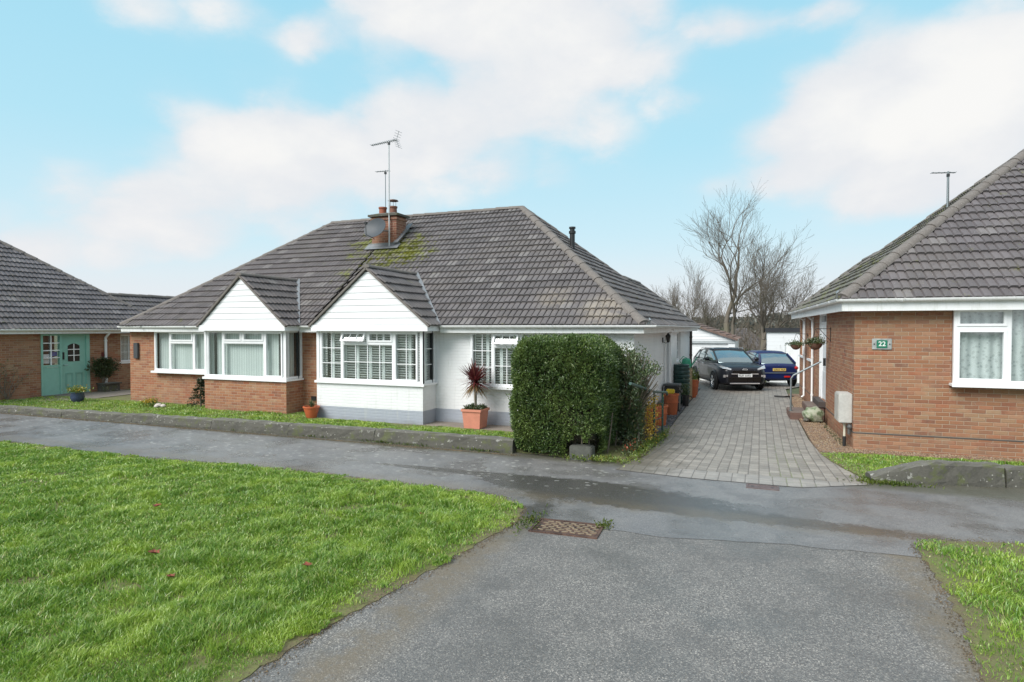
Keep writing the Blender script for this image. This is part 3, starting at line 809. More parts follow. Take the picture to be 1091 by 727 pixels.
sheet('lawn_strip', [(-40, 10.9), (-4.2, 10.9), (-4.2, 12.72), (-7.75, 12.74), (-10.9, 12.8), (-11.0, 13.62), (-40, 13.62)], .06, SOIL, .08)
sheet('garden_ground', [(-40, 13.6), (-17, 13.6), (-17, 30), (-40, 30)], .05, SOIL)
sheet('house_patio', [(-7.7, 12.74), (-4.1, 12.72), (-4.1, 13.62), (-7.7, 13.62)], .03, SLAB, .03)
sheet('porch_ground', [(-22.5, 11.4), (-21.2, 11.6), (-20.4, 13.4), (-20.6, 15.8), (-22.5, 15.8)], .066, SLAB)
sheet('shrub_bed', [(-4.2, 10.85), (-2.3, 10.75), (-1.99, 11.3), (-1.97, 12.7), (-2.62, 13.6), (-4.2, 13.6)], .03, SOIL, .04)
RL = [(1.07, 12.95), (1.17, 12.3), (1.36, 11.6), (1.58, 10.95), (2.5, 11.2), (3.6, 11.5), (9, 12.6), (9, 13.4), (3.4, 13.2), (1.7, 13.12)]
sheet('side_lawn', RL, .03, SOIL, .04)
sheet('gravel_bed', [(1.07, 12.95), (1.7, 13.12), (3.4, 13.2), (9, 13.4), (9, 14.2), (1.5, 13.8), (1.35, 18), (1.3, 24), (.95, 24), (.95, 17.5), (1.0, 14.2)], .04, GRAV, .05)

# ---------------------------------------------------------------- white bungalow (right half of the pair)
SL = .796; CS = 1/math.hypot(1, SL); SN = SL*CS; EZ = 2.45; XM = -11.3
def fv(s): return s/CS     # plan distance -> slope length
wh = thing('bungalow', 'white painted brick bungalow with gabled bay window and dark tiled roof', 'bungalow', (-2.6, 13.6, 0))
br = thing('bungalow', 'orange brick left half of the semi-detached pair, with its own gabled bay', 'bungalow', (-18.96, 13.6, 0))
ox, oy = -2.6, 13.6
ROOF_W = mat('roof_tile_front', f_roof(spots=((XM+.75-ox, 16.3-oy, 4.9, 1.5, .6), (XM+1.5-ox, 16.1-oy, 4.6, 1.25, .55), (XM+.6-ox, 15.4-oy, 4.2, 1.0, .4)), moss=-.035, pale=((-3.3-ox, 13.7-oy, 2.8, .8, .5), (-4.6-ox, 14.1-oy, 3.1, .7, .3))))
ROOF_B = mat('roof_tile_left', f_roof(spots=((XM+18.96-.3, 16.4-oy, 4.9, 1.6, .45), (XM+18.96-.2, 15.2-oy, 4.0, 1.3, .35)), moss=-.035, seed=5., base=(.118, .104, .104)))
hipR = ((-2.3, 13.3, 0), (-1, -1, 0)); 
rf = tiles('roof', (XM, 13.3, EZ), (1, 0, 0), (0, CS, SN), -2.3-XM, fv(4.65), [hipR], ROOF_W, wh)
tiles('side_roof_slope', (-2.3, 13.3, EZ), (0, 1, 0), (-CS, 0, SN), 9.3, fv(4.65), [((-2.3, 13.3, 0), (1, 1, 0)), ((-2.3, 22.6, 0), (1, -1, 0))], ROOF, wh)
tiles('extension_roof', (-2.3, 13.3, EZ), (0, 1, 0), (-CS, 0, SN), 12.2, fv(2.05), [((-2.3, 22.6, 0), (-1, 1, 0)), ((-2.3, 25.5, 0), (1, -1, 0))], ROOF, wh)
tiles('rear_roof_slope', (-2.3, 22.6, EZ), (-1, 0, 0), (0, -CS, SN), -2.3-XM, fv(4.65), [((-2.3, 22.6, 0), (-1, 1, 0))], ROOF, wh, hi=False)
tiles('extension_roof', (-6.4, 25.5, EZ), (0, -1, 0), (CS, 0, SN), 4.95, fv(2.05), [((-6.4, 25.5, 0), (1, 1, 0)) and ((-6.4, 25.5, 0), (-1, -1, 0))], ROOF, wh, hi=False)
tiles('extension_roof', (-2.3, 25.5, EZ), (-1, 0, 0), (0, -CS, SN), 4.1, fv(2.05), [((-2.3, 25.5, 0), (-1, 1, 0)), ((-6.4, 25.5, 0), (1, 1, 0))], ROOF, wh, hi=False)
AP = (-6.95, 17.95, EZ+.03+4.65*SL)
ridge('ridge_tiles', (XM, 17.95, AP[2]), AP, rf); ridge('hip_tiles', (-2.33, 13.33, EZ+.06), AP, rf, r=.135)
ridge('hip_tiles', (-2.33, 22.57, EZ+.03), AP, rf); ridge('hip_tiles', (-2.33, 25.47, EZ+.04), (-4.35, 23.45, EZ+.03+2.05*SL), rf)
ridge('ridge_tiles', (-4.35, 23.45, EZ+.03+2.05*SL), (-4.35, 20.5, EZ+.03+2.05*SL), rf)
hk = MB(); hk.tube([(-2.28, 13.28, EZ+.02), (-2.2, 13.2, EZ+.06), (-2.17, 13.17, EZ+.12), (-2.2, 13.2, EZ+.16)], .016, 6); hk.build('hip_iron', GREYM, rf)
# walls
winR = (-6.6, -4.68, .98, 2.3)
wall('front_wall', wh, PBRICK, (XM, 13.6, 0), (1, 0, 0), (0, -1, 0), -2.6-XM, -.05, 2.36, [(-10.83-XM+.2, -7.62-XM-.2, 1.02, 2.3), (winR[0]-XM, winR[1]-XM, winR[2], winR[3])])
sideh = [(18.35-13.6, 19.08-13.6, .14, 2.14), (19.15-13.6, 20.6-13.6, .14, 2.3), (20.8-13.6, 22.15-13.6, 1.27, 2.26)]
T_S = ((-2.6, 13.6, 0), (0, 1, 0), (1, 0, 0))
wall('side_wall', wh, PBRICK, *T_S, 11.6, -.05, 2.36, sideh, trim=(.22, 0))
wall('rear_wall', wh, PBRICK, (-2.6, 25.2, 0), (-1, 0, 0), (0, 1, 0), 3.6, -.05, 2.36, trim=(.22, 0))
wall('rear_wall', wh, PBRICK, (-6.2, 25.2, 0), (0, -1, 0), (-1, 0, 0), 2.9, -.05, 2.36, trim=(.22, 0))
wall('rear_wall', wh, PBRICK, (-6.2, 22.3, 0), (-1, 0, 0), (0, 1, 0), 5.1, -.05, 2.36)
sf = MB(); sf.box(-7.35, -2.36, 13.36, 13.62, 2.29, 2.31); sf.box(-2.62, -2.36, 13.62, 25.44, 2.29, 2.31)
sf.box(-7.35, -2.36, 13.335, 13.36, 2.28, 2.44); sf.box(-2.36, -2.335, 13.335, 25.46, 2.28, 2.44); sf.box(-6.3, -2.36, 25.44, 25.465, 2.28, 2.44)
sf.build('fascia', GUT, wh)
gutter(wh, [(-7.3, 13.335), (-2.335, 13.335), (-2.335, 25.5)], 2.455)
window(wh, (winR[0], 13.53, winR[2]), (1, 0, 0), (0, -1, 0), 1.92, 1.32, [(0, .6, 0, 1.32, 'F', 2, 3), (.6, 1.32, .98, 1.32, 'T', 3, 1), (.6, 1.32, 0, .98, 'F', 2, 2), (1.32, 1.92, 0, 1.32, 'F', 2, 3)], label='white three-light window half hidden by the hedge', sillover=.1)
# bay
BX0, BX1, BY = -10.83, -7.62, 12.95
bz = wall('bay_wall', wh, PBRICK, (BX0, BY, 0), (1, 0, 0), (0, -1, 0), BX1-BX0, -.05, .97, th=.2)
wall('bay_wall', wh, PBRICK, (BX1, BY, 0), (0, 1, 0), (1, 0, 0), .65, -.05, .97, th=.2, trim=(.2, 0)); wall('bay_wall', wh, PBRICK, (BX0, 13.6, 0), (0, -1, 0), (-1, 0, 0), .65, -.05, .97, th=.2, trim=(0, .2))
bw = BX1-BX0
def bay_window(parent, X0, X1, Y, z0, z1, back, L, cross, side=(1, 3)):
    w = X1-X0
    wn = window(parent, (X0, Y+.03, z0), (1, 0, 0), (0, -1, 0), w, z1-z0, L, back=back, sill=0, depth=.45, label=None, backing_sides=False)
    s1 = window(parent, (X1-.03, Y+.075, z0), (0, 1, 0), (1, 0, 0), .57, z1-z0, [(0, .57, 0, z1-z0, 'F', 1, side[1] if cross else 1)], back=back, sill=0, depth=.26, backing_sides=False)
    window(parent, (X0+.03, Y+.65, z0), (0, -1, 0), (-1, 0, 0), .57, z1-z0, [(0, .57, 0, z1-z0, 'F', 1, side[1] if cross else 1)], back=back, sill=0, depth=.26, backing_sides=False)
    m = MB(); m.box(X0-.03, X1+.06, Y-.06, Y+.62, z0-.05, z0-.003); m.box(X0-.03, X1+.06, Y-.062, Y-.05, z0-.065, z0-.05); m.build('sill', UPVC, parent)
    c = MB(); c.box(X1-.085, X1+.0, Y-.004, Y+.076, z0, z1); c.build('corner_post', UPVC, parent); c = MB(); c.box(X0-.0, X0+.085, Y-.005, Y+.076, z0, z1); c.build('corner_post', UPVC, parent)
H = 1.30
bay_window(wh, BX0, BX1, BY, 1.03, 2.33, 'shutter', [(.12, .80, 0, H, 'F', 2, 3), (.80, 1.58, .98, H, 'T', 3, 1), (1.58, 2.36, .98, H, 'O', 3, 1), (.80, 2.36, 0, .98, 'F', 4, 2), (2.36, 3.09, 0, H, 'O', 2, 3)], True)
def gable(parent, X0, X1, xa, za, Y, z0, roofm, valley_right=True, valley_left=False):
    """white boarded gable over a bay with its own little tiled roof running back into the main slope"""
    mb = MB(); n = 9; zb = z0+.03; ztop = za-.06
    bh = .16; z = zb
    while z < ztop-.02:      # shiplap boards, each lapping the one below
        z2 = min(z+bh, ztop)
        def xr(zz): t = (zz-z0)/(za-z0); return X0+(xa-X0)*t+.03, X1+(xa-X1)*t-.03
        a0, a1 = xr(z); b0, b1 = xr(z2)
        if b1-b0 < .02: b0 = b1 = xa
        mb.add([(a0, Y-.012, z+.006), (a1, Y-.012, z+.006), (b1, Y, z2), (b0, Y, z2), (a0, Y+.02, z), (a1, Y+.02, z), (b1, Y+.02, z2), (b0, Y+.02, z2)],
               [(0, 1, 2, 3), (0, 4, 5, 1), (5, 4, 7, 6)])
        z = z2
    g = mb.build('gable_boarding', CLAD, parent)
    f = MB(); f.box(X0-.0, X1+.0, Y-.035, Y+.02, z0-.13, z0+.03); f.box(X0+.02, X1-.02, Y+.02, 13.6, z0-.09, z0-.06)
    f.box(X1-.03, X1-.0, Y+.02, 13.4, z0-.13, z0+.0); f.box(X0, X0+.03, Y+.02, 13.4, z0-.13, z0); f.build('bay_fascia', UPVC, parent)
    k = (za-z0)/(xa-X0+0.05); 
    for side in (1, -1):
        xe = X1+.05 if side == 1 else X0-.05; run = abs(xe-xa); rise = za+.05-z0; h = math.hypot(run, rise)
        yb = 13.3+(za-EZ)/SL+.5
        V = (-side*run/h, 0, rise/h); U = (0, side, 0)
        P0 = (xe, Y-.07 if side == 1 else yb, z0)
        N = Vector((0, -SL, 1))
        tiles('bay_roof', P0, U, V, yb-Y+.07, h, [((0, 13.3, EZ+.02), N)], roofm, parent, g=h/7)
        v = MB(); v.beam((xe, Y-.03, z0-.01), (xa, Y-.03, za+.035), .085, .05); v.build('verge', RIDGE, parent)
        # lead valley
        if (side == 1 and valley_right):
            yv = 13.3+(z0-EZ)/SL; yt = 13.3+(za-EZ)/SL
            v = MB(); v.beam((xe+.02, yv-.1, z0+.02), (xa+.05, yt+.02, za+.1), .10, .03, up=(.3, -.6, .7)); v.build('valley_flashing', LEAD, parent)
    ridge('bay_ridge_tiles', (xa, Y-.06, za+.08), (xa, 13.3+(za-EZ)/SL+.15, za+.08), parent, r=.11)
gable(wh, -10.86, -7.38, -9.12, 3.86, 12.80, 2.45, ROOF_W)
dp = downpipe(wh, -10.95, 13.6, .05, 2.42, (0, -1), off=.1)
downpipe(wh, -2.6, 18.1, .05, 2.42, (1, 0), r=.03)
# side door, porch panel, window
o_ = Vector((-2.6, 13.6, 0))
dm = MB(frameT(*T_S)); y0 = 18.35-13.6
dm.box(y0, y0+.73, -.12, -.07, .14, 2.14); dm.build('side_door', plain('dark_door', (.05, .055, .06), .4), wh)
dm = MB(frameT(*T_S)); dm.box(y0, y0+.05, -.07, .03, .14, 2.14); dm.box(y0+.68, y0+.73, -.07, .03, .14, 2.14); dm.box(y0+.05, y0+.68, -.07, .03, 2.08, 2.14); dm.box(y0-.05, y0+.8, -.1, .06, .1, .139)
dm.build('door_frame', UPVC, wh)
y0 = 19.15-13.6
dm = MB(frameT(*T_S)); dm.box(y0, y0+1.45, -.1, .05, .14, 2.3)
for i in range(5): dm.box(y0+.05+i*.28, y0+.30+i*.28, .05, .065, .2, 2.22)
dm.build('porch_panel', UPVC, wh)
window(wh, (-2.67, 20.8, 1.27), (0, 1, 0), (1, 0, 0), 1.35, .99, [(0, .67, 0, .99, 'F', 2, 3), (.67, 1.35, 0, .99, 'F', 2, 3)], back='net', sillover=.1)
dm = MB(frameT(*T_S)); dm.box(19.9-13.6, 20.05-13.6, .066, .09, 1.12, 1.25); dm.build('air_vent', BLACKP, wh)
# soil pipe at the end of the side wall
mb = MB(); mb.tube([(-2.53, 24.95, .1), (-2.53, 24.95, 2.28)], .05, 10); [mb.tube([(-2.53, 24.95, z), (-2.53, 24.95, z+.06)], .06, 10) for z in (.6, 1.3, 2.0)]
mb.build('soil_pipe', plain('brown_pipe', (.06, .045, .04), .5), wh)
# flue above the side slope
mb = MB(); mb.lathe([(.075, 0), (.075, .42), (.10, .43), (.10, .50), (.07, .51), (.07, .56), (.095, .57), (.095, .62), (.03, .63)], (-5.1, 17.2, 4.72), 14)
mb.build('flue', BLACKP, rf, smooth=True)
# chimney
CX0, CX1, CY0, CY1 = -11.50, -10.58, 16.4, 16.95
ch = MB(); ch.box(CX0, CX1, CY0, CY1, 4.5, 5.92); chm = ch.build('chimney', BRICK3, wh, bevel=.004)
c2 = MB(); c2.box(CX0-.03, CX1+.03, CY0-.03, CY1+.03, 5.80, 5.875); c2.build('brick_oversail', BRICK3, chm)
c3 = MB(); c3.box(CX0-.09, CX1+.09, CY0-.09, CY1+.09, 5.922, 5.99); c3.add([(CX0-.07, CY0-.07, 5.99), (CX1+.07, CY0-.07, 5.99), (CX1+.07, CY1+.07, 5.99), (CX0-.07, CY1+.07, 5.99), (CX0+.15, CY0+.1, 6.05), (CX1-.15, CY0+.1, 6.05), (CX1-.15, CY1-.1, 6.05), (CX0+.15, CY1-.1, 6.05)], [(4, 5, 6, 7), (0, 1, 5, 4), (1, 2, 6, 5), (2, 3, 7, 6), (3, 0, 4, 7)])
c3.build('chimney_slab', CONC, chm)
for i, (x, hgt) in enumerate(((-11.27, .25), (-10.88, .25))):
    p = MB(); p.lathe([(.125, 0), (.12, .05), (.115, hgt-.06), (.135, hgt-.05), (.135, hgt), (.10, hgt), (.09, hgt-.15)], (x, 16.68, 6.02), 16); po = p.build('chimney_pot', plain('pot_terracotta', (.28, .09, .05), .75) if i == 0 else plain('pot_brown', (.19, .085, .055), .75), chm, smooth=True)
    if i:
        p = MB(); 
        for a in range(3): p.tube([(x+.1*math.cos(a*2.1), 16.68+.1*math.sin(a*2.1), 6.24), (x+.1*math.cos(a*2.1), 16.68+.1*math.sin(a*2.1), 6.44)], .006, 5)
        p.lathe([(.17, 0), (.15, .03), (.05, .055)], (x, 16.68, 6.44), 16); p.build('pot_cowl', RUST, po, smooth=True)
fl = MB()
fl.beam((CX0-.15, CY0-.10, 4.96), (CX1+.15, CY0-.10, 4.96), .26, .012, up=(0, -SL, 1)); fl.beam((CX0-.12, CY0-.012, 5.0), (CX1+.12, CY0-.012, 5.0), .012, .16)
fl.beam((CX1+.02, CY0-.1, 5.06), (CX1+.02, CY1+.25, 5.06+(CY1-CY0+.35)*SL), .16, .03)
for i in range(5): y = CY0+i*.12; z = 5.08+i*.12*SL; fl.box(CX1+.002, CX1+.014, y, y+.13, z, z+.12)
fl.build('lead_flashing', LEAD, chm)
wh2 = rf
# aerials
def yagi(name, label, base, top, d, L, n, el, mastr, group=None, refl=True, m=None):
    t = thing(name, label, 'tv aerial', base, group=group)
    mb = MB(); mb.tube([base, (base[0], base[1], top)], [mastr, mastr*.85], 8); mb.build('mast', m or GREYM, t, smooth=True)
    d = Vector(d).normalized(); s = Vector((-d.y, d.x, 0)).normalized(); c = Vector((base[0], base[1], top-.03))
    e = MB(); e.tube([c-d*L*.3, c+d*L*.7], .014, 6)
    for i in range(n):
        p = c-d*L*.28+d*(L*.97*i/(n-1)); e.tube([p-s*el*(1-.02*i), p+s*el*(1-.02*i)], .0065, 5); 
    e.build('boom', GREYM, t)
    if refl:
        r = MB(); p = c-d*L*.3
        for k in (-1, 1):
            for j in range(4): q = p+Vector((0, 0, k*(.03+j*.07)))-d*.03*j; r.tube([q-s*.16, q+s*.16], .005, 4)
            r.tube([p, p+Vector((0, 0, k*.26))-d*.1], .007, 5)
        r.build('reflector', GREYM, t)
    x = MB(); x.box(c.x-.03, c.x+.03, c.y-.03, c.y+.03, c.z-.1, c.z-.03); x.build('clamp', BLACKP, t); return t
WHITEPOLE = plain('pale_pole', (.55, .56, .56), .4, .3)
yagi('tv_aerial', 'tall pale mast on the chimney with a long tv aerial across its top', (-10.80, 16.33, 4.95), 8.25, (-.96, .1, -.03), 1.0, 14, .12, .024, m=WHITEPOLE)
yagi('tv_aerial', 'shorter thin dark mast behind the left chimney pot with small aerial', (-11.38, 17.0, 5.7), 7.55, (-1, .1, .05), .55, 6, .07, .014, refl=False)

def roof_moss(parent, cents, n, m):
    P = []
    for cx, cs, r, k in cents:       # x, plan distance from the eave, radius
        for _ in range(int(n*k)):
            kx, ks = cx+random.gauss(0, r), cs+random.gauss(0, r*.6); P.append((kx, ks))
    P = np.array(P); cl = (np.sin(P[:, 0]*23)+np.sin(P[:, 1]*31+P[:, 0]*7)+np.sin(P[:, 0]*9+2)) > .35; P = P[cl]
    Q = np.stack([P[:, 0], 13.3+P[:, 1], EZ+P[:, 1]*SL+.055], 1); q = leaves('moss', np.repeat(Q, 5, 0)+rng.normal(0, .018, (len(Q)*5, 3))*[1, 1, .3], np.tile([0, -.5, .8], (len(Q)*5, 1)), .028, m, parent, .8, .9); return q
MOSS = mat('moss_leaf', f_blade((.13, .15, .02), (.25, .27, .04), (.3, .26, .08), .0))
roof_moss(wh2, [(-10.1, 3.0, .42, 1.), (-9.9, 2.5, .35, .6), (-10.7, 2.3, .4, .5), (-11.0, 2.6, .12, .2)], 1100, MOSS)
brk = thing('satellite_dish', 'grey satellite dish fixed to the front of the chimney', 'satellite dish', (-10.9, 16.3, 5.5))
d = MB(); R_ = .40; vs = []; fs = []; nn = Vector((-.12, -.93, .34)).normalized(); a_ = nn.orthogonal(); a_ = Vector((0, 0, 1)).cross(nn).normalized(); b_ = nn.cross(a_)
cen = Vector((-11.06, 16.02, 5.47))
for k in range(6):
    for j in range(28):
        w = 2*math.pi*j/28; rr = R_*k/5; vs.append(cen+a_*math.cos(w)*rr*1.06+b_*math.sin(w)*rr*.82+nn*(rr*rr*.55))
for k in range(5):
    for j in range(28): fs.append((k*28+j, (k+1)*28+j, (k+1)*28+(j+1) % 28, k*28+(j+1) % 28))
n0 = len(vs); vs += [Vector(v)-nn*.012 for v in vs]; fs += [tuple(q+n0 for q in f)[::-1] for f in fs]
fs += [(5*28+j, n0+5*28+j, n0+5*28+(j+1) % 28, 5*28+(j+1) % 28) for j in range(28)]
d.add(vs, fs); d.build('dish', plain('dish_grey', (.06, .07, .08), .55, 0), brk, smooth=True)
d = MB(); d.tube([cen-b_*.33, cen-b_*.38+nn*.35, cen-b_*.08+nn*.48], .012, 6); d.box(*(c for k in range(3) for c in sorted(((cen-b_*.06+nn*.48)[k]-.035, (cen-b_*.06+nn*.48)[k]+.035)))); d.build('feed_arm', BLACKP, brk)
d = MB(); d.tube([cen, cen-nn*.12, Vector((-10.85, 16.4, 5.45))], .02, 6); d.build('bracket', GREYM, brk)

# ---------------------------------------------------------------- brick half
def bt(*a, **k): return tiles(*a, **k)
rb = tiles('roof', (-18.9, 13.3, EZ), (1, 0, 0), (0, CS, SN), XM+18.9, fv(4.65), [((-18.9, 13.3, 0), (1, -1, 0))], ROOF_B, br)
tiles('side_roof_slope', (-18.9, 22.6, EZ), (0, -1, 0), (CS, 0, SN), 9.3, fv(4.65), [((-18.9, 13.3, 0), (-1, 1, 0)), ((-18.9, 22.6, 0), (-1, -1, 0))], ROOF_T, br)
tiles('rear_roof_slope', (XM, 22.6, EZ), (-1, 0, 0), (0, -CS, SN), XM+18.9, fv(4.65), [((-18.9, 22.6, 0), (1, 1, 0))], ROOF_T, br, hi=False)
APL = (-14.25, 17.95, AP[2]-.02)
ridge('ridge_tiles', APL, (XM, 17.95, AP[2]), rb); ridge('hip_tiles', (-18.87, 13.33, EZ+.06), APL, rb); ridge('hip_tiles', (-18.87, 22.57, EZ+.04), APL, rb)
LX0, LX1 = -14.85, -11.86
lw = (-17.63, -15.3, 1.06, 2.3)
wall('front_wall', br, BRICK, (-18.96+.1, 13.6, 0), (1, 0, 0), (0, -1, 0), XM+18.86-.004, -.05, 2.36, [(lw[0]+18.86, lw[1]+18.86, lw[2], lw[3]), (LX0+18.86+.2, LX1+18.86-.2, .97, 2.3)])
wall('side_wall', br, BRICK, (-18.86, 22.3, 0), (0, -1, 0), (-1, 0, 0), 8.7, -.05, 2.36, trim=(0, .22))
wall('rear_wall', br, BRICK, (XM, 22.3, 0), (-1, 0, 0), (0, 1, 0), 7.56, -.05, 2.36, trim=(0, .22))
window(br, (lw[0], 13.53, lw[2]), (1, 0, 0), (0, -1, 0), 2.33, 1.24, [(0, .68, 0, 1.24, 'F'), (.68, 1.68, .90, 1.24, 'O'), (.68, 1.68, 0, .90, 'F'), (1.68, 2.33, 0, 1.24, 'O')], back='blind', sillover=.1)
f_ = MB(); f_.box(-18.85, -14.84, 13.36, 13.62, 2.29, 2.31); f_.box(-11.72, -10.87, 13.36, 13.62, 2.29, 2.31); f_.box(-18.87, -14.84, 13.335, 13.36, 2.28, 2.44); f_.box(-11.72, -10.87, 13.335, 13.36, 2.28, 2.44); f_.box(-18.9, -18.87, 13.335, 22.5, 2.28, 2.44); f_.build('fascia', GUT, br)
gutter(br, [(-18.9, 22.5), (-18.9, 13.335), (-14.9, 13.335)], 2.455); gutter(br, [(-11.72, 13.335), (-10.93, 13.335)], 2.455)
wall('bay_wall', br, BRICK, (LX0, BY, 0), (1, 0, 0), (0, -1, 0), LX1-LX0, -.05, .94, th=.2)
wall('bay_wall', br, BRICK, (LX1, BY, 0), (0, 1, 0), (1, 0, 0), .65, -.05, .94, th=.2, trim=(.2, 0)); wall('bay_wall', br, BRICK, (LX0, 13.6, 0), (0, -1, 0), (-1, 0, 0), .65, -.05, .94, th=.2, trim=(0, .2))
bay_window(br, LX0, LX1, BY, 1.0, 2.33, 'blind', [(.10, .70, 0, 1.33, 'F'), (.70, 1.42, 1.0, 1.33, 'O'), (1.42, 2.22, 1.0, 1.33, 'O'), (.70, 2.22, 0, 1.0, 'F'), (2.22, 2.89, 0, 1.33, 'O')], False)
gable(br, -14.86, -11.73, -13.3, 3.80, 12.80, 2.45, ROOF_B)
mb = MB(); mb.box(-18.62, -18.42, 13.53, 13.6, 1.42, 1.92); mb.build('intercom_box', plain('dark_grey_box', (.06, .065, .07), .5), br, bevel=.01)
mb = MB(); mb.box(-11.55, -11.40, 13.57, 13.6, .38, .50); mb.build('air_brick', BLACKP, br)
# ---------------------------------------------------------------- right-hand brick bungalow (turned two degrees)
rh = thing('bungalow', 'brown brick bungalow at the right edge with number plate and lace-curtained window', 'bungalow', (1.7, 13.5, 0), math.radians(2), world=False)
EZR = 2.93
rr = tiles('roof', (-.3, -.3, EZR), (1, 0, 0), (0, CS, SN), 9.6, fv(4.65), [((-.3, -.3, 0), (1, -1, 0))], ROOF_RF, rh)
tiles('side_roof_slope', (-.3, 11.1, EZR), (0, -1, 0), (CS, 0, SN), 11.4, fv(4.65), [((-.3, -.3, 0), (-1, 1, 0)), ((-.3, 9.0, 0), (-1, -1, 0))], ROOF_R, rh)
tiles('extension_roof', (-.3, 11.1, EZR), (0, -1, 0), (CS, 0, SN), 11.4, fv(2.05), [((-.3, 9.0, 0), (1, 1, 0)), ((-.3, 11.1, 0), (-1, -1, 0))], ROOF_R, rh)
tiles('rear_roof_slope', (9.3, 9.0, EZR), (-1, 0, 0), (0, -CS, SN), 9.6, fv(4.65), [((-.3, 9.0, 0), (1, 1, 0))], ROOF_R, rh, hi=False)
APR = (4.35, 4.35, EZR+.03+4.65*SL)
ridge('hip_tiles', (-.27, -.27, EZR+.07), APR, rr, r=.14); ridge('ridge_tiles', APR, (9.3, 4.35, APR[2]), rr)
ridge('hip_tiles', (-.27, 8.97, EZR+.04), APR, rr); ridge('hip_tiles', (-.27, 11.07, EZR+.04), (1.75, 9.05, EZR+.03+2.05*SL), rr)
ridge('ridge_tiles', (1.75, 9.05, EZR+.03+2.05*SL), (1.75, 7., EZR+.03+2.05*SL), rr)
hk = MB(); hk.tube([(-.3, -.32, EZR+.0), (-.37, -.39, EZR+.05), (-.38, -.40, EZR+.13), (-.34, -.36, EZR+.17)], .018, 6); hk.build('hip_iron', ALU, rr)
wall('front_wall', rh, BRICK2, (0, 0, 0), (1, 0, 0), (0, -1, 0), 9.2, -.05, 2.84, [(1.6, 4.1, 1.38, 2.78)])
# side: door + sidelight (v 3.95-5.3), window (6.7-7.7), far window (9-10.8)
TL = ((0, 10.8, 0), (0, -1, 0), (-1, 0, 0)); q = lambda v: 10.8-v
wall('side_wall', rh, BRICK, *TL, 10.8, -.05, 2.84, [(q(5.3), q(3.95), .5, 2.78), (q(7.75), q(6.7), 1.45, 2.72), (q(10.4), q(9.0), 1.45, 2.72)], trim=(0, .22))
wall('rear_wall', rh, BRICK, (9.2, 8.8, 0), (-1, 0, 0), (0, 1, 0), 5.6, -.05, 2.84, trim=(0, .22)); wall('rear_wall', rh, BRICK, (3.6, 10.8, 0), (-1, 0, 0), (0, 1, 0), 3.6, -.05, 2.84, trim=(.22, .22))
wall('rear_wall', rh, BRICK, (3.6, 8.8, 0), (0, 1, 0), (1, 0, 0), 1.8, -.05, 2.84)
dpc = MB(); dpc.box(-.004, 9.1, -.006, -.001, .345, .37); dpc.box(-.006, -.001, -.006, 10.7, .345, .37); dpc.build('damp_course', plain('damp_course_grey', (.09, .08, .075), .9), rh)
sf = MB(); sf.box(-.26, 9.2, -.24, .02, 2.76, 2.78); sf.box(-.24, .02, .02, 11.05, 2.76, 2.78)
sf.box(-.265, 9.3, -.265, -.24, 2.72, 2.91); sf.box(-.265, -.24, -.24, 11.1, 2.72, 2.91); sf.build('fascia', GUT, rh)
gutter(rh, [(-.265, 11.1), (-.265, -.265), (9.3, -.265)], 2.945)
window(rh, (1.6, -.07, 1.38), (1, 0, 0), (0, -1, 0), 2.5, 1.40, [(0, .83, 1.02, 1.40, 'O'), (0, .83, 0, 1.02, 'O'), (.83, 1.67, 0, 1.40, 'F'), (1.67, 2.5, 0, 1.40, 'O')], back='net', sillover=.12, label='white casement window with lace curtains at the front')
TLf = frameT(*TL)
dm = MB(TLf); a = q(5.3); b = q(3.95)
dm.box(a, a+.05, -.1, .0, .5, 2.78); dm.box(b-.05, b, -.1, .0, .5, 2.78); dm.box(a+.05, b-.05, -.1, 0, 2.72, 2.78); dm.box(a+.36, a+.42, -.1, 0, .5, 2.72); dm.box(a+.42, b-.05, -.1, -.001, 2.5, 2.56)
dfr = dm.build('door_frame', UPVC, rh)
dm = MB(TLf); dm.box(a+.42, b-.05, -.085, -.03, .52, 2.5); door = dm.build('front_door', UPVC, rh)
dm = MB(TLf)
for z0_, z1_ in ((.65, 1.25), (1.5, 2.3)): dm.box(a+.55, b-.18, -.03, -.018, z0_, z1_)
dm.build('door_panel', UPVC, door)
dm = MB(TLf); dm.box(b-.17, b-.12, -.03, .05, 1.42, 1.62); dm.build('letter_box', BLACKP, door)
g = MB(TLf); g.box(a+.05, a+.36, -.07, -.06, .55, 2.72); g.build('sidelight', VBL, dfr)
window(rh, (.07, 7.75, 1.45), (0, -1, 0), (-1, 0, 0), 1.05, 1.27, [(0, 1.05, .9, 1.27, 'O'), (0, 1.05, 0, .9, 'F')], back='net', sillover=.12)
window(rh, (.07, 10.4, 1.45), (0, -1, 0), (-1, 0, 0), 1.4, 1.27, [(0, .7, 0, 1.27, 'F'), (.7, 1.4, 0, 1.27, 'O')], back='net', sillover=.12)
downpipe(rh, 0, 6.45, .1, 2.9, (-1, 0)); downpipe(rh, 0, 8.7, .1, 2.9, (-1, 0))
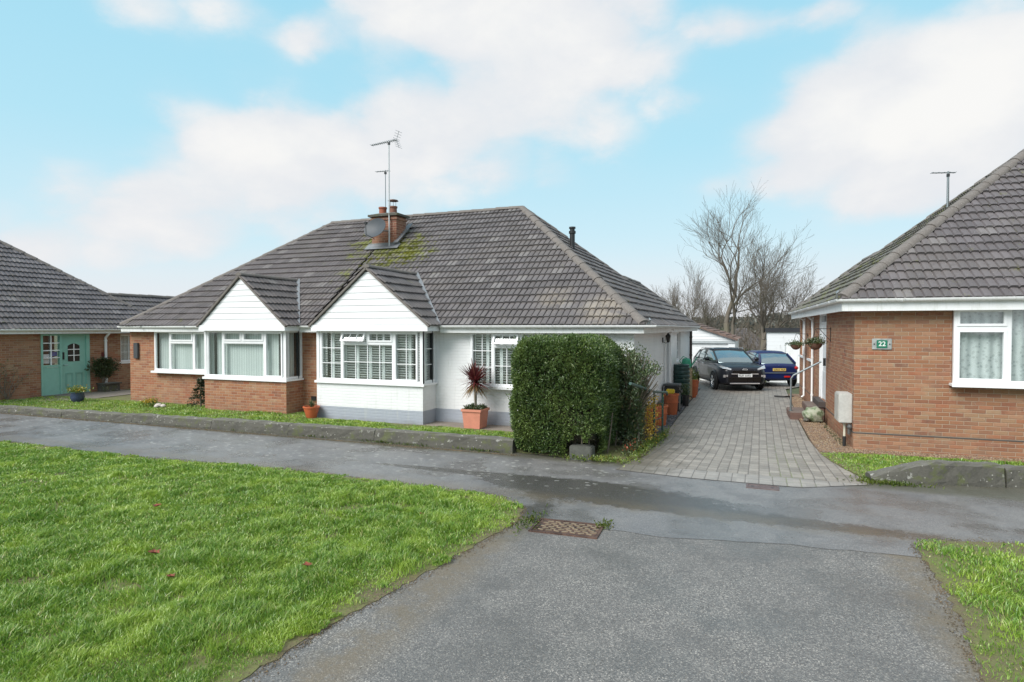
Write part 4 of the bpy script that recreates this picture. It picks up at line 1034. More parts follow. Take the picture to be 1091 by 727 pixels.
# meter cupboard with its pipe
mb = MB(); mb.box(-.24, -.005, .12, .64, .52, 1.10); mbx = mb.build('meter_box', plain('meter_white', (.50, .49, .46), .5, 0, .15, 3), rh, bevel=.012)
mb = MB(); mb.box(-.253, -.24, .15, .61, .55, 1.07); mb.build('meter_door', plain('meter_door_grey', (.46, .44, .40), .5, 0, .2, 4), mbx, bevel=.004)
mb = MB(); mb.tube([(-.12, .25, .06), (-.12, .25, .52)], .022, 8); mb.build('gas_pipe', plain('cream_pipe', (.6, .56, .45), .5), mbx, smooth=True)
mb = MB(); mb.tube([(-.12, .25, .03), (-.12, .25, .24)], .032, 8); mb.build('pipe_sleeve', BLACKP, mbx, smooth=True)
mb = MB(); mb.sphere((-.04, .16, .44), .055, 6); mb.tube([(-.05, .16, .5), (-.05, .16, .3)], .03, 7); mb.build('gas_valve', plain('valve_grey', (.08, .08, .08), .5), mbx, smooth=True)
def rloc(u, v, z): a = math.radians(2); return (1.7+u*math.cos(a)-v*math.sin(a), 13.5+u*math.sin(a)+v*math.cos(a), z)
# number plaque
pq = thing('house_number_sign', 'grey and green house number plate reading 22 on brown brick wall', 'sign', rloc(.46, 0, 2.09), math.radians(2), world=False)
mb = MB(); mb.box(-.165, .165, -.022, 0, -.105, .105); mb.build('slate_plate', plain('plaque_grey', (.33, .35, .34), .6, 0, .3, 14), pq, bevel=.006)
mb = MB(); mb.box(-.09, .09, -.034, -.022, -.075, .075); mb.build('green_tile', plain('plaque_green', (.015, .17, .10), .35), pq, bevel=.004)
def text(s, size, m, parent, loc, rot, name, ext=.003, sx=1.):
    c = bpy.data.curves.new(name, 'FONT'); c.body = s; c.size = size; c.align_x = 'CENTER'; c.align_y = 'CENTER'; c.extrude = ext; c.offset = .0012*size/.1
    o = bpy.data.objects.new(name, c); COL.objects.link(o); dg = bpy.context.evaluated_depsgraph_get()
    me = bpy.data.meshes.new_from_object(o.evaluated_get(dg)); bpy.data.objects.remove(o)
    me.materials.clear(); me.materials.append(m); o = bpy.data.objects.new(name, me); COL.objects.link(o)
    o.location = loc; o.rotation_euler = rot; o.scale = (sx, 1, 1); o.parent = parent; return o
text('22', .125, plain('number_white', (.8, .84, .8), .4), pq, (0, -.037, 0), (math.pi/2, 0, 0), 'number')
mb = MB(); [mb.sphere((x, -.026, 0), .012, 5) for x in (-.13, .13)]; mb.build('screw', BLACKP, pq)
# aerial rising behind the hip
yagi('tv_aerial', 'grey mast with small faint aerial behind the right bungalow hip', (4.22, 17.9, 5.0), 6.22, (-.93, -.3, 0), .55, 5, .07, .03, refl=False)

# ---------------------------------------------------------------- left neighbour with the teal door
th = thing('bungalow', 'brown brick bungalow at the left edge with a teal front door', 'bungalow', (-22.5, 8.9, 0))
ZT = 2.35
rt = tiles('roof', (-22.2, 8.7, ZT), (0, 1, 0), (-CS, 0, SN), 9.3, fv(4.65), [((-22.2, 8.7, 0), (1, 1, 0)), ((-22.2, 18.0, 0), (1, -1, 0))], ROOF_T, th)
tiles('extension_roof', (-22.2, 8.7, ZT), (0, 1, 0), (-CS, 0, SN), 17., fv(1.7), [((-22.2, 18., 0), (-1, 1, 0))], ROOF_T, th)
tiles('rear_roof_slope', (-22.2, 18.0, ZT), (-1, 0, 0), (0, -CS, SN), 9.5, fv(4.65), [((-22.2, 18., 0), (-1, 1, 0))], ROOF_T, th, hi=False)
tiles('front_roof_slope', (-31.7, 8.7, ZT), (1, 0, 0), (0, CS, SN), 9.5, fv(4.65), [((-22.2, 8.7, 0), (-1, -1, 0))], ROOF_T, th, hi=False)
AT = (-26.85, 13.35, ZT+.03+4.65*SL)
ridge('hip_tiles', (-22.23, 17.97, ZT+.03), AT, rt); ridge('hip_tiles', (-22.23, 8.73, ZT+.03), AT, rt); ridge('ridge_tiles', (-23.9, 16.4, ZT+.03+1.7*SL), (-23.9, 25.7, ZT+.03+1.7*SL), rt); ridge('ridge_tiles', AT, (-31.7, 13.35, AT[2]), rt)
TT_ = ((-22.5, 9.0, 0), (0, 1, 0), (1, 0, 0)); p_ = lambda y: y-9.0
wall('side_wall', th, BRICK2, *TT_, 16.6, -.05, 2.3, [(p_(13.07), p_(14.68), .1, 2.19), (p_(15.85), p_(16.6), 1.1, 2.15)], trim=(.22, 0))
wall('front_wall', th, BRICK2, (-31.5, 9.0, 0), (1, 0, 0), (0, -1, 0), 9.0, -.05, 2.3)
sf = MB(); sf.box(-22.25, -22.22, 8.8, 25.6, 2.2, 2.33); sf.box(-22.52, -22.25, 9, 25.6, 2.21, 2.23); sf.build('fascia', GUT, th)
gutter(th, [(-22.22, 8.75), (-22.22, 25.6)], 2.35)
downpipe(th, -22.5, 15.25, .15, 2.32, (1, 0), r=.045)
window(th, (-22.57, 15.85, 1.1), (0, 1, 0), (1, 0, 0), .75, 1.05, [(0, .75, 0, 1.05, 'F', 2, 3)], back='net')
TTf = frameT(*TT_); u0 = p_(13.07)
dm = MB(TTf); dm.box(u0, u0+.06, -.1, .03, .1, 2.19); dm.box(u0+.6, u0+.67, -.1, .03, .1, 2.13); dm.box(u0+1.49, u0+1.61, -.1, .03, .1, 2.19); dm.box(u0+.06, u0+1.49, -.1, .03, 2.13, 2.19)
dm.box(u0+.06, u0+.6, -.08, .0, .1, 1.05); dm.box(u0+.06, u0+.6, -.08, .02, 1.05, 1.12)
df_ = dm.build('door_frame', TEAL, th)
dm = MB(TTf); dm.box(u0+.05, u0+1.55, -.1, .08, .06, .098); dm.build('door_sill', plain('grey_sill', (.2, .2, .2), .6), th)
# sidelight, 2 x 4 panes
dm = MB(TTf); g0, g1, h0, h1 = u0+.06, u0+.6, 1.12, 2.13
for i in range(1, 4): z = h0+(h1-h0)*i/4; dm.box(g0, g1, -.04, .005, z-.016, z+.016)
dm.box((g0+g1)/2-.016, (g0+g1)/2+.016, -.041, .006, h0, h1); dm.build('sidelight_bars', UPVC, df_)
dm = MB(TTf); dm.box(g0, g1, -.055, -.05, h0, h1); dm.build('sidelight_pane', GLASS, df_)
dm = MB(TTf); dm.box(g0, g1, -.3, -.28, h0, h1); dm.build('dark_backing', DARK, df_)  # dark sheet in place of the unlit hall behind the sidelight
dm = MB(TTf); dm.box(g0+.02, g0+.25, -.068, -.062, h0+.06, h0+.38); dm.build('pinned_notice', plain('notice_paper', (.78, .74, .78), .8), df_)
dm = MB(TTf); dm.box(g0+.30, g0+.5, -.068, -.062, h0+.30, h0+.46); dm.build('pinned_notice', plain('notice_blue', (.05, .12, .4), .7), df_)
dm = MB(TTf); dm.box(g0+.33, g0+.5, -.068, -.062, h0+.05, h0+.22); dm.build('pinned_notice', plain('notice_cream', (.6, .45, .4), .7), df_)
dm = MB(TTf); dm.box(g0+.12, g0+.48, -.0, .012, 1.04, 1.10); dm.build('letter_plate', UPVC, df_)
dm = MB(TTf); dm.box(u0+.67, u0+1.49, -.08, -.02, .1, 2.13); dr = dm.build('front_door', TEAL, th, bevel=.003)
dm = MB(TTf)
for k in (0, 1):
    a = u0+.80+k*.33
    for (aa, bb, cc, dd) in ((a, a+.24, .32, .36), (a, a+.24, .78, .82), (a, a+.04, .36, .78), (a+.2, a+.24, .36, .78)): dm.box(aa, bb, -.02, -.004, cc, dd)
dm.build('door_moulding', TEALD, dr)
gx0, gx1, gz0, gz1 = u0+.88, u0+1.28, 1.22, 1.82
dm = MB(TTf); n_ = 8; arc = [(gx0+(gx1-gx0)*i/n_, gz1-.05+.08*math.sin(math.pi*i/n_)) for i in range(n_+1)]
pl = [(gx0, gz0)]+[(gx1, gz0)]+arc[::-1]
dm.add([(u, -.012, z) for u, z in pl]+[(u, -.03, z) for u, z in pl], [tuple(range(len(pl))), tuple(range(2*len(pl)-1, len(pl)-1, -1))]+[(i, i+len(pl), (i+1) % len(pl)+len(pl), (i+1) % len(pl)) for i in range(len(pl))])
dg_ = dm.build('door_glass', plain('dark_glass', (.03, .035, .035), .08), dr)
dm = MB(TTf)
for x in (gx0+(gx1-gx0)*.5,): dm.box(x-.014, x+.014, -.012, -.0, gz0, gz1+.02)
for z in (gz0+.21, gz0+.42): dm.box(gx0, gx1, -.012, -.001, z-.014, z+.014)
dm.build('door_glazing_bars', UPVC, dg_)
dm = MB(TTf); dm.box(u0+.69, u0+.74, -.02, .03, 1.3, 1.55); dm.build('key_safe', BLACKP, dr)
dm = MB(TTf); dm.tube([(u0+.73, -.02, 1.1), (u0+.73, .04, 1.1), (u0+.84, .04, 1.1)], .011, 6); dm.build('door_handle', ALU, dr)
dm = MB(TTf); dm.box(u0+2.05, u0+2.15, 0, .03, 1.32, 1.5); dm.build('alarm_box', plain('dark_red', (.12, .02, .02), .5), th)
mb = MB(); mb.box(-22.5, -22.05, 14.95, 15.5, .05, .33); mb.box(-22.5, -22.0, 14.9, 15.55, .33, .38); st_ = tag(mb.build('stone_planter', CONC, None, bevel=.01), 'pale stone block planter beside the downpipe by the teal door', 'planter')

# ---------------------------------------------------------------- garages and the house down the hill
ga = thing('garage', 'white garage with a low brown-tiled gable roof behind the black car', 'garage', (-3.2, 30, -.05))
gx0, gx1, gy, gzb = -5.3, -1.08, 30.0, -.2
wall('side_wall', ga, CLAD, (gx1, gy, 0), (0, 1, 0), (1, 0, 0), 5.5, gzb, 1.86, trim=(.15, 0)); wall('side_wall', ga, CLAD, (gx0, gy+5.5, 0), (0, -1, 0), (-1, 0, 0), 5.5, gzb, 1.86, trim=(0, .15))
wall('front_wall', ga, CLAD, (gx0, gy, 0), (1, 0, 0), (0, -1, 0), gx1-gx0, gzb, 1.86, [(.5, gx1-gx0-.3, gzb, 1.66)], th=.15)
mb = MB(); mb.box(gx0+.5, gx1-.3, gy+.08, gy+.12, gzb, 1.66); 
for i in range(12): z = gzb+.05+i*.15; mb.box(gx0+.5, gx1-.3, gy+.07, gy+.08, z, z+.12)
mb.build('garage_door', UPVC, ga)
mb = MB(); mb.box(gx0, gx1, gy-.03, gy-.002, 1.68, 1.80); mb.build('lintel_band', plain('grey_band', (.42, .45, .46), .5), ga)
mb = MB(); xa, za = (gx0+gx1)/2, 1.86+.35*(gx1-gx0)/2; k = 0; z = 1.86
while z < za-.03:
    z2 = min(z+.15, za-.02); a0 = gx0+(z-1.86)/.35; a1 = gx1-(z-1.86)/.35; b0 = gx0+(z2-1.86)/.35; b1 = gx1-(z2-1.86)/.35
    mb.add([(a0, gy-.014, z), (a1, gy-.014, z), (b1, gy, z2), (b0, gy, z2), (a0, gy+.02, z), (a1, gy+.02, z)], [(0, 1, 2, 3), (0, 4, 5, 1)]); z = z2
mb.build('gable_boarding', CLAD, ga)
gar_roof = f_roof(base=(.16, .10, .08), moss=.02, seed=3.)
GR = mat('roof_tile_brown', gar_roof); c_ = 1/math.hypot(1, .35)
tiles('roof', (gx1+.12, gy-.12, 1.84), (0, 1, 0), (-c_, 0, .35*c_), 5.7, (2.23)/c_, [], GR, ga); tiles('roof', (gx0-.12, gy+5.58, 1.84), (0, -1, 0), (c_, 0, .35*c_), 5.7, 2.23/c_, [], GR, ga, hi=False)
mb = MB(); mb.beam((gx1+.12, gy-.1, 1.84), (xa, gy-.1, 1.84+.35*2.23), .09, .10); mb.beam((gx0-.12, gy-.1, 1.84), (xa, gy-.1, 1.84+.35*2.23), .09, .10); mb.build('verge', GR, ga)
fg = thing('garage', 'white flat-roofed garage with a black fascia behind the blue car', 'garage', (1.8, 33, -.3))
def f_cw(nt):
    o = coord(nt); z = xyz(nt, o)[2]; s = (z*(1/.2)).fract().lt(.07); n = noise(nt, o, 2, 4)
    return {'Base Color': mix(nt, s*.35+n*.15, (.78, .80, .82), (.5, .52, .54)), 'Roughness': .7}
CW = mat('white_block_wall', f_cw)
wall('front_wall', fg, CW, (.32, 33, 0), (1, 0, 0), (0, -1, 0), 3.8, -.4, 2.2, [(.82, 3.2, -.4, 1.66)]); wall('side_wall', fg, CW, (.32, 38, 0), (0, -1, 0), (-1, 0, 0), 5., -.4, 2.2, trim=(0, .22))
mb = MB(); mb.box(.25, 4.2, 32.9, 38.1, 2.2, 2.40); mb.build('fascia', plain('black_fascia', (.022, .024, .03), .5), fg)
mb = MB(); mb.box(1.14, 3.52, 33.08, 33.12, -.4, 1.66)
for i in range(8): mb.box(1.14+i*.3, 1.14+i*.3+.27, 33.065, 33.08, -.38, 1.6)
mb.build('garage_door', UPVC, fg)
dh = thing('distant_house', 'brown-roofed house down the hill seen between garages and trees', 'house', (-1.5, 62, -5))
wall('wall', dh, BRICK2, (-6, 60, 0), (1, 0, 0), (0, -1, 0), 8.5, -5.5, -1.0, [(2, 3.5, -3, -1.8), (5, 6.5, -3, -1.8)]); wall('wall', dh, BRICK2, (2.5, 60, 0), (0, 1, 0), (1, 0, 0), 8, -5.5, -1.0, trim=(.22, 0)); wall('wall', dh, BRICK2, (-6, 68, 0), (0, -1, 0), (-1, 0, 0), 8, -5.5, -1., trim=(0, .22))
tiles('roof', (-6.4, 59.6, -1.0), (1, 0, 0), (0, CS, SN), 9.3, fv(4.2), [((-6.4, 59.6, 0), (1, -1, 0)), ((2.9, 59.6, 0), (-1, -1, 0))], ROOF_T, dh, hi=False)
tiles('roof', (2.9, 59.6, -1.0), (0, 1, 0), (-CS, 0, SN), 8.4, fv(4.2), [((2.9, 59.6, 0), (1, 1, 0)), ((2.9, 68., 0), (1, -1, 0))], ROOF_T, dh, hi=False)
for x in (-4, -1):
    w_ = MB(); w_.box(x, x+1.5, 60.08, 60.14, -3, -1.8); w_.build('window', plain('far_window', (.25, .28, .3), .2), dh)
# ---------------------------------------------------------------- kerb walls
def kerb(name, pts, h, w, label, seglen=.92, taper=True, lean=.03, cat='wall'):
    P = [Vector((p[0], p[1], 0)) for p in pts]; bm = bmesh.new(); first = True
    for a, b in zip(P, P[1:]):
        L = (b-a).length; n = max(1, round(L/seglen)); t = (b-a).normalized(); nr = Vector((-t.y, t.x, 0))
        for k in range(n):
            q0 = a+t*(L*k/n+.006); q1 = a+t*(L*(k+1)/n-.006); hh = h(q0.x) if callable(h) else h; hh += random.uniform(-.012, .012); sft = random.uniform(-.015, .015)
            m = 14; rings = []
            for i in range(m+1):
                c = q0.lerp(q1, i/m)+nr*sft; he = hh
                if taper and first and k == 0: he = hh*min(1, .35+.9*i/m*1.6)
                if i in (0, m): he -= .012
                prof = [(0, -.05), (.0, .05), (lean*.4, he*.5), (lean, he-.035), (lean+.035, he), (w-.04, he), (w, he-.04), (w, -.05)]
                rings.append([bm.verts.new(c+nr*(d+random.uniform(-.011, .011))+Vector((0, 0, z+(random.uniform(-.012, .010) if z > 0 else 0)))) for d, z in prof])
            for r0, r1 in zip(rings, rings[1:]):
                for j in range(7): bm.faces.new((r0[j], r1[j], r1[j+1], r0[j+1]))
            bm.faces.new(rings[0]); bm.faces.new(rings[-1][::-1])
            first = False
    bmesh.ops.recalc_face_normals(bm, faces=bm.faces)
    return tag(finish(bm, name, CONC), label, cat)
kerb('kerb_wall', [(-4.35, 10.72), (-7.5, 10.74), (-12, 10.62), (-20, 10.5), (-34, 10.4)][::-1], lambda x: .265 if x > -12 else .265-.008*(-12-x), .24, 'long low weathered concrete wall edging the left front gardens', taper=False, seglen=2.6)
kerb('kerb_wall', [(1.62, 10.84), (3.42, 11.2)], .335, .27, 'thick dark concrete kerb stone with sloping end by the right lawn', seglen=3)
kerb('kerb_wall', [(3.44, 11.2), (8, 12.3)], .30, .25, 'short cut-off piece of kerb at the right frame edge', seglen=1.6, taper=False)
mb = MB(); mb.box(-3.2, -2.78, 10.62, 10.86, -.03, .26); blk = tag(mb.build('concrete_block', plain('block_concrete', (.085, .088, .075), .9, 0, .3, 9), None, bevel=.018), 'mossy grey concrete block set under the hedge front', 'block')

# ---------------------------------------------------------------- manhole covers
def manhole(name, label, cx, cy, w, d, rz, mt, ribs=True, group=None):
    t = thing(name, label, 'manhole cover', (cx, cy, 0), rz, world=False)
    f = MB(); f.box(-w/2, w/2, -d/2, -d/2+.03, -.01, .016); f.box(-w/2, w/2, d/2-.03, d/2, -.01, .016); f.box(-w/2, -w/2+.03, -d/2+.03, d/2-.03, -.01, .016); f.box(w/2-.03, w/2, -d/2+.03, d/2-.03, -.01, .016); f.build('frame', mt, t)
    c = MB(); c.box(-w/2+.036, w/2-.036, -d/2+.036, d/2-.036, -.01, .010)
    cv = c
    if ribs:
        c = MB(); rows = 6; cols = 7
        for i in range(rows):
            for j in range(cols):
                x = -w/2+.07+(w-.14)*(j+.5*(i % 2)*.8+.25)/cols; y = -d/2+.06+(d-.12)*(i+.5)/rows
                s = 1 if (i+j) % 2 else -1
                c.beam((x, y-.012*s, .013), (x+(w-.2)/cols*.75, y+.012*s, .013), .022, .009)
    else:
        c.box(-.06, .06, -.015, .015, .011, .014)
    cvo = cv.build('cover', mt, t)
    if ribs: c.build('raised_ribs', plain('iron_highlight', (.30, .235, .16), .5, .3, .25, 20), cvo)  # lighter tan puts the highlights on the ribs into their colour
    g_ = MB(); g_.box(-w/2+.03, w/2-.03, -d/2+.03, d/2-.03, -.01, .002); g_.build('dark_gap', SEAL, t)
    k = MB()
    for sx in (-1, 1): k.box(sx*(w/2-.09)-.02, sx*(w/2-.09)+.02, -.02, .02, .0102, .0115)
    k.build('key_slot', BLACKP, t)
    return t
manhole('manhole_cover', 'large rusty ribbed double manhole cover set in the foreground asphalt', -2.12, 6.96, .82, .50, math.radians(3), RUST)
manhole('manhole_cover', 'small plain brown cover set before the driveway mouth', .05, 9.86, .46, .24, math.radians(0), plain('cover_iron', (.16, .12, .115), .6, .3, .2, 10), False)

# ---------------------------------------------------------------- hedge and shrubs
def box_shell(x0, x1, y0, y1, z0, z1, n, thick=.16, bul=.07):
    A = np.array([(y1-y0)*(z1-z0)]*2+[(x1-x0)*(z1-z0)]*2+[(x1-x0)*(y1-y0)]); f = rng.choice(5, n, p=A/A.sum())
    P = np.empty((n, 3)); N = np.zeros((n, 3)); a, b, c = rng.random(n), rng.random(n), rng.random(n)
    P[:, 0] = x0+(x1-x0)*a; P[:, 1] = y0+(y1-y0)*b; P[:, 2] = z0+(z1-z0)*c
    for k, (ax, v, s) in enumerate(((0, x0, -1), (0, x1, 1), (1, y0, -1), (1, y1, 1), (2, z1, 1))):
        m = f == k; P[m, ax] = v-s*rng.random(m.sum())**2*thick; N[m, ax] = s
    # rounded shoulders, lumps
    c0 = np.array([(x0+x1)/2, (y0+y1)/2, (z0+z1)/2]); h = np.array([(x1-x0)/2, (y1-y0)/2, (z1-z0)/2]); q = (P-c0)/h
    r = (np.abs(q)**7).sum(1)**(1/7); P = c0+(P-c0)*np.minimum(1, 1/np.maximum(r, 1e-6))[:, None]
    lump = (np.sin(P[:, 0]*3.1+P[:, 2]*2.2)+np.sin(P[:, 1]*4+P[:, 2]*3.3+1)+np.sin(P[:, 2]*8+P[:, 0]*7)*.7+np.sin(P[:, 2]*15+P[:, 0]*19)*.4)/3
    P += N*(lump*bul)[:, None]
    tq = np.clip((P[:, 0]-(x1-.75))/.75, 0, 1)*np.clip(P[:, 2]/z1, 0, 1)**2; P[:, 2] -= tq**1.5*.12
    P[:, 0] = c0[0]+(P[:, 0]-c0[0])*(1-.07*np.clip(1-P[:, 2]/.9, 0, 1))
    return P, N
hd = thing('hedge', 'dense clipped green box-shaped hedge at the driveway corner', 'hedge', (-3.4, 11.4, 0))
hp, hn = box_shell(-4.40, -2.62, 10.66, 12.6, .0, 2.17, 66000, bul=.11)
gap = ~((np.abs(hp[:, 0]+2.95) < .33) & (hp[:, 1] < 11.1) & (hp[:, 2] < .42+.1*np.sin(hp[:, 0]*20)))
thin = rng.random(len(hp)) < np.where((hp[:, 2] < .9) & (np.sin(hp[:, 0]*4+2)+np.sin(hp[:, 2]*5+hp[:, 0]*3) > .8), .45, 1)
k_ = gap & thin; hp, hn = hp[k_], hn[k_]; up_ = hn+np.array([0, 0, .55])
leaves('foliage', hp, up_, .062, LEAF, hd, .42, .75)
# upright shoots breaking the clipped top
sp = []; sn = []
for i in range(520):
    x, y = rng.uniform(-4.33, -2.95), rng.uniform(10.72, 12.5); hgt = rng.uniform(.04, .14)
    for k in range(7): sp.append((x+rng.normal(0, .012), y+rng.normal(0, .012), 2.06+hgt*k/6+.05)); sn.append((rng.normal(0, .5), rng.normal(0, .5), 1))
for i in range(900):      # side shoots sticking out of the clipped faces
    f = rng.integers(0, 3); z = rng.uniform(.3, 2.0)
    if f < 2: b0 = np.array([rng.uniform(-4.35, -2.7), 10.66, z]); dd = np.array([rng.normal(0, .3), -.6, .75])
    else: b0 = np.array([-2.66 if rng.random() < .6 else -4.36, rng.uniform(10.75, 12.4), z]); dd = np.array([.6 if b0[0] > -3 else -.6, rng.normal(0, .3), .75])
    if b0[0] > -3.3 and b0[2] < .45: continue
    l = rng.uniform(.05, .15)
    for k in range(6): sp.append(b0+dd*l*k/5+rng.normal(0, .01, 3)); sn.append(dd+rng.normal(0, .4, 3))
leaves('shoot', np.array(sp), np.array(sn), .05, LEAF, hd, .35, .35)
core = MB(); core.box(-4.16, -2.84, 10.92, 12.4, .35, 1.92); core.build('dark_core', mat('hedge_core', lambda nt: (lambda n: {'Base Color': mix(nt, n.sm(.4, .65), (.018, .022, .010), (.05, .04, .025)), 'Roughness': 1.})(noise(nt, coord(nt), 22, 4, .7))), hd, jitter=.02)  # near-black filler box, the hedge's inner shade put into its colour
tr = MB()
for i in range(26):
    x, y = rng.uniform(-4.2, -2.6), rng.uniform(10.85, 12.4); tr.tube([(x, y, 0), (x+rng.normal(0, .04), y+rng.normal(0, .04), .3), (x+rng.normal(0, .1), y+rng.normal(0, .1), .8)], [.02, .016, .01], 5)
tr.build('stem', TWIG, hd)
def shrub(name, label, cat, c, rx, ry, h, nst, nl, size, m, stemm=TWIG, z0=0, lean=(0, 0), aspect=.45, spiky=.5, bot=.15, group=None, spread=.8, keep=None):
    t = thing(name, label, cat, (c[0], c[1], z0), group=group); st = MB(); P = []; N = []
    for i in range(nst):
        a = rng.uniform(0, 2*math.pi); r = math.sqrt(rng.random()); hh = h*rng.uniform(.6, 1.0)*(1-.28*r)
        e = np.array([c[0]+lean[0]+rx*r*math.cos(a), c[1]+lean[1]+ry*r*math.sin(a), z0+hh]); b = np.array([c[0]+rng.normal(0, rx*.12), c[1]+rng.normal(0, ry*.12), z0])
        mid = b*.5+e*.5+np.array([0, 0, .08*h])-(e-b)*[.2, .2, 0]
        pts = [b, (b+mid)/2, mid, e]; st.tube(pts, [.012*h, .009*h, .007*h, .002*h], 4, cap=False)
        for k in range(int(nl/nst)):
            s = bot+(1-bot)*rng.random()**.75; s = min(s, .999); j = int(s*3); f = s*3-j; p = np.array(pts[j])*(1-f)+np.array(pts[j+1])*f
            P.append(p+rng.normal(0, .05*h*.6, 3)); dd = e-b; N.append(dd/np.linalg.norm(dd)*spiky+rng.normal(0, .4, 3))
    P = np.array(P); P[:, 2] = np.maximum(P[:, 2], z0+.02); N = np.array(N)
    if keep: kk = keep(P); P, N = P[kk], N[kk]
    st.build('stem', stemm, t); leaves('foliage', P, np.array(N), size, m, t, aspect, spread); return t
s2 = shrub('shrub', 'loose dark twiggy evergreen shrub between the clipped hedge and green handrail', 'shrub', (-2.45, 12.35), .64, .75, 2.2, 170, 44000, .06, LEAF2, bot=.06, spiky=.9, spread=.6, keep=lambda P: ~((P[:, 0] > -2.16) & (P[:, 2] < 1.45)))
P = np.array([(-2.12+rng.normal(0, .09), 12.75+rng.normal(0, .22), rng.uniform(.08, 1.0)) for _ in range(1000)]); yb = thing('flowering_bush', 'yellow-blossomed sprays at the foot of the dark shrub by the rail', 'bush', (-2.15, 12.7, 0))
leaves('blossom', P, rng.normal(0, 1, P.shape), .035, YEL, yb, .8, .5); st = MB()
for i in range(30): st.tube([(-2.2+rng.normal(0, .04), 12.75+rng.normal(0, .1), 0), (-2.14+rng.normal(0, .08), 12.75+rng.normal(0, .2), rng.uniform(.5, 1.0))], [.006, .002], 4, False)
st.build('stem', TWIG, yb)
rb_ = thing('flowering_plant', 'low orange-red flowering plant in front of the dark shrub', 'plant', (-2.3, 11.5, 0))
P = np.array([(-2.24+rng.normal(0, .08), 11.6+rng.normal(0, .3), .06+abs(rng.normal(0, .07))) for _ in range(700)]); leaves('foliage', P, rng.normal(0, 1, P.shape)+[0, 0, .6], .045, OLIVE, rb_, .5)
P = np.array([(-2.24+rng.normal(0, .08), 11.6+rng.normal(0, .3), .12+abs(rng.normal(0, .05))) for _ in range(60)]); leaves('blossom', P, rng.normal(0, 1, P.shape), .04, REDF, rb_, .8)
cov = []
for cx, cy, sx, sy, n, hh in ((-2.1, 11.9, .08, .6, 900, .10), (-2.9, 10.62, .3, .05, 260, .07), (-1.95, 13.3, .06, .5, 420, .10), (-2.5, 10.75, .2, .08, 260, .06)):
    for _ in range(n): cov.append((cx+rng.normal(0, sx), cy+rng.normal(0, sy), .02+abs(rng.normal(0, hh*.5))))
cov = np.array(cov); w_ = leaves('weeds', cov, rng.normal(0, .6, cov.shape)+[0, 0, 1], .05, LIME, None, .4); w_['kind'] = 'stuff'

# cordyline in its square pot
def pot(parent, c, r0, r1, h, m, rim=.03, n=20, square=False, name='pot'):
    b = MB(); n_ = 4 if square else n
    prof = [(r0*.96, 0), (r0, .01), (r1*.97, h-rim*1.5), (r1*.98, h-rim), (r1*1.08, h-rim+.005), (r1*1.08, h), (r1*.95, h), (r1*.9, h-.05), (.02, h-.05)]
    if square: prof = [(a*1.35, z) for a, z in prof]
    b.lathe(prof, c, n_); o = b.build(name, m, parent, smooth=not square, bevel=0); s = MB(); s.lathe([(r1*(.93 if not square else 1.22), h-.045), (.01, h-.03)], c, n_); s.build('compost', plain('compost', (.035, .025, .018), .95), o); return o
cp = thing('potted_cordyline', 'red spiky cordyline in a large pale terracotta pot by the bungalow window', 'potted plant', (-6.25, 13.05, .03))
pot(cp, (-6.25, 13.05, .03), .21, .25, .46, TERRA2, .06, square=True)
st = MB(); st.tube([(-6.25, 13.05, .42), (-6.24, 13.06, .75), (-6.26, 13.05, 1.12)], [.035, .026, .03], 9); st.build('stem', BARK, cp, smooth=True)
def straps(name, c, n, L, w, m, parent, e0, e1, droop=.5, seg=5):
    V = []; F = []
    for i in range(n):
        a = rng.uniform(0, 2*math.pi); el = rng.uniform(e0, e1); l = L*rng.uniform(.75, 1.1); d = np.array([math.cos(a)*math.cos(el), math.sin(a)*math.cos(el), math.sin(el)]); s = np.array([-math.sin(a), math.cos(a), 0]); p = np.array(c, float)+rng.normal(0, .02, 3); b = len(V)
        for k in range(seg+1):
            q = k/seg; ww = w*(.6+.8*q if q < .4 else 1.1*(1-q)/.6+.03)
            V += [p-s*ww/2, p+s*ww/2]; d = d+np.array([0, 0, -droop*q/seg*1.6]); d /= np.linalg.norm(d); p = p+d*l/seg
        for k in range(seg): F.append((b+2*k, b+2*k+1, b+2*k+3, b+2*k+2))
    return fast_mesh(name, V, np.array(F), None, m, parent)
straps('leaf_crown', (-6.26, 13.05, 1.14), 125, .56, .045, CORD, cp, -.3, 1.45, .22); straps('dead_leaf_skirt', (-6.26, 13.05, 1.08), 44, .50, .038, CORDB, cp, -1.1, -.3, .3)
P = np.array([(-6.25+rng.uniform(-.22, .22), 13.05+rng.uniform(-.22, .22), .47+abs(rng.normal(0, .04))) for _ in range(700)]); leaves('underplanting', P, rng.normal(0, .6, P.shape)+[0, 0, 1], .055, OLIVE, cp, .5)
sp_ = thing('potted_plant', 'small round orange plastic pot with a spiky plant by the bay corner', 'potted plant', (-10.82, 12.72, .06))
pot(sp_, (-10.82, 12.72, .06), .13, .2, .30, plain('orange_pot', (.50, .12, .045), .5), .04); straps('leaves', (-10.82, 12.72, .34), 34, .24, .02, OLIVE, sp_, .3, 1.4, .3)
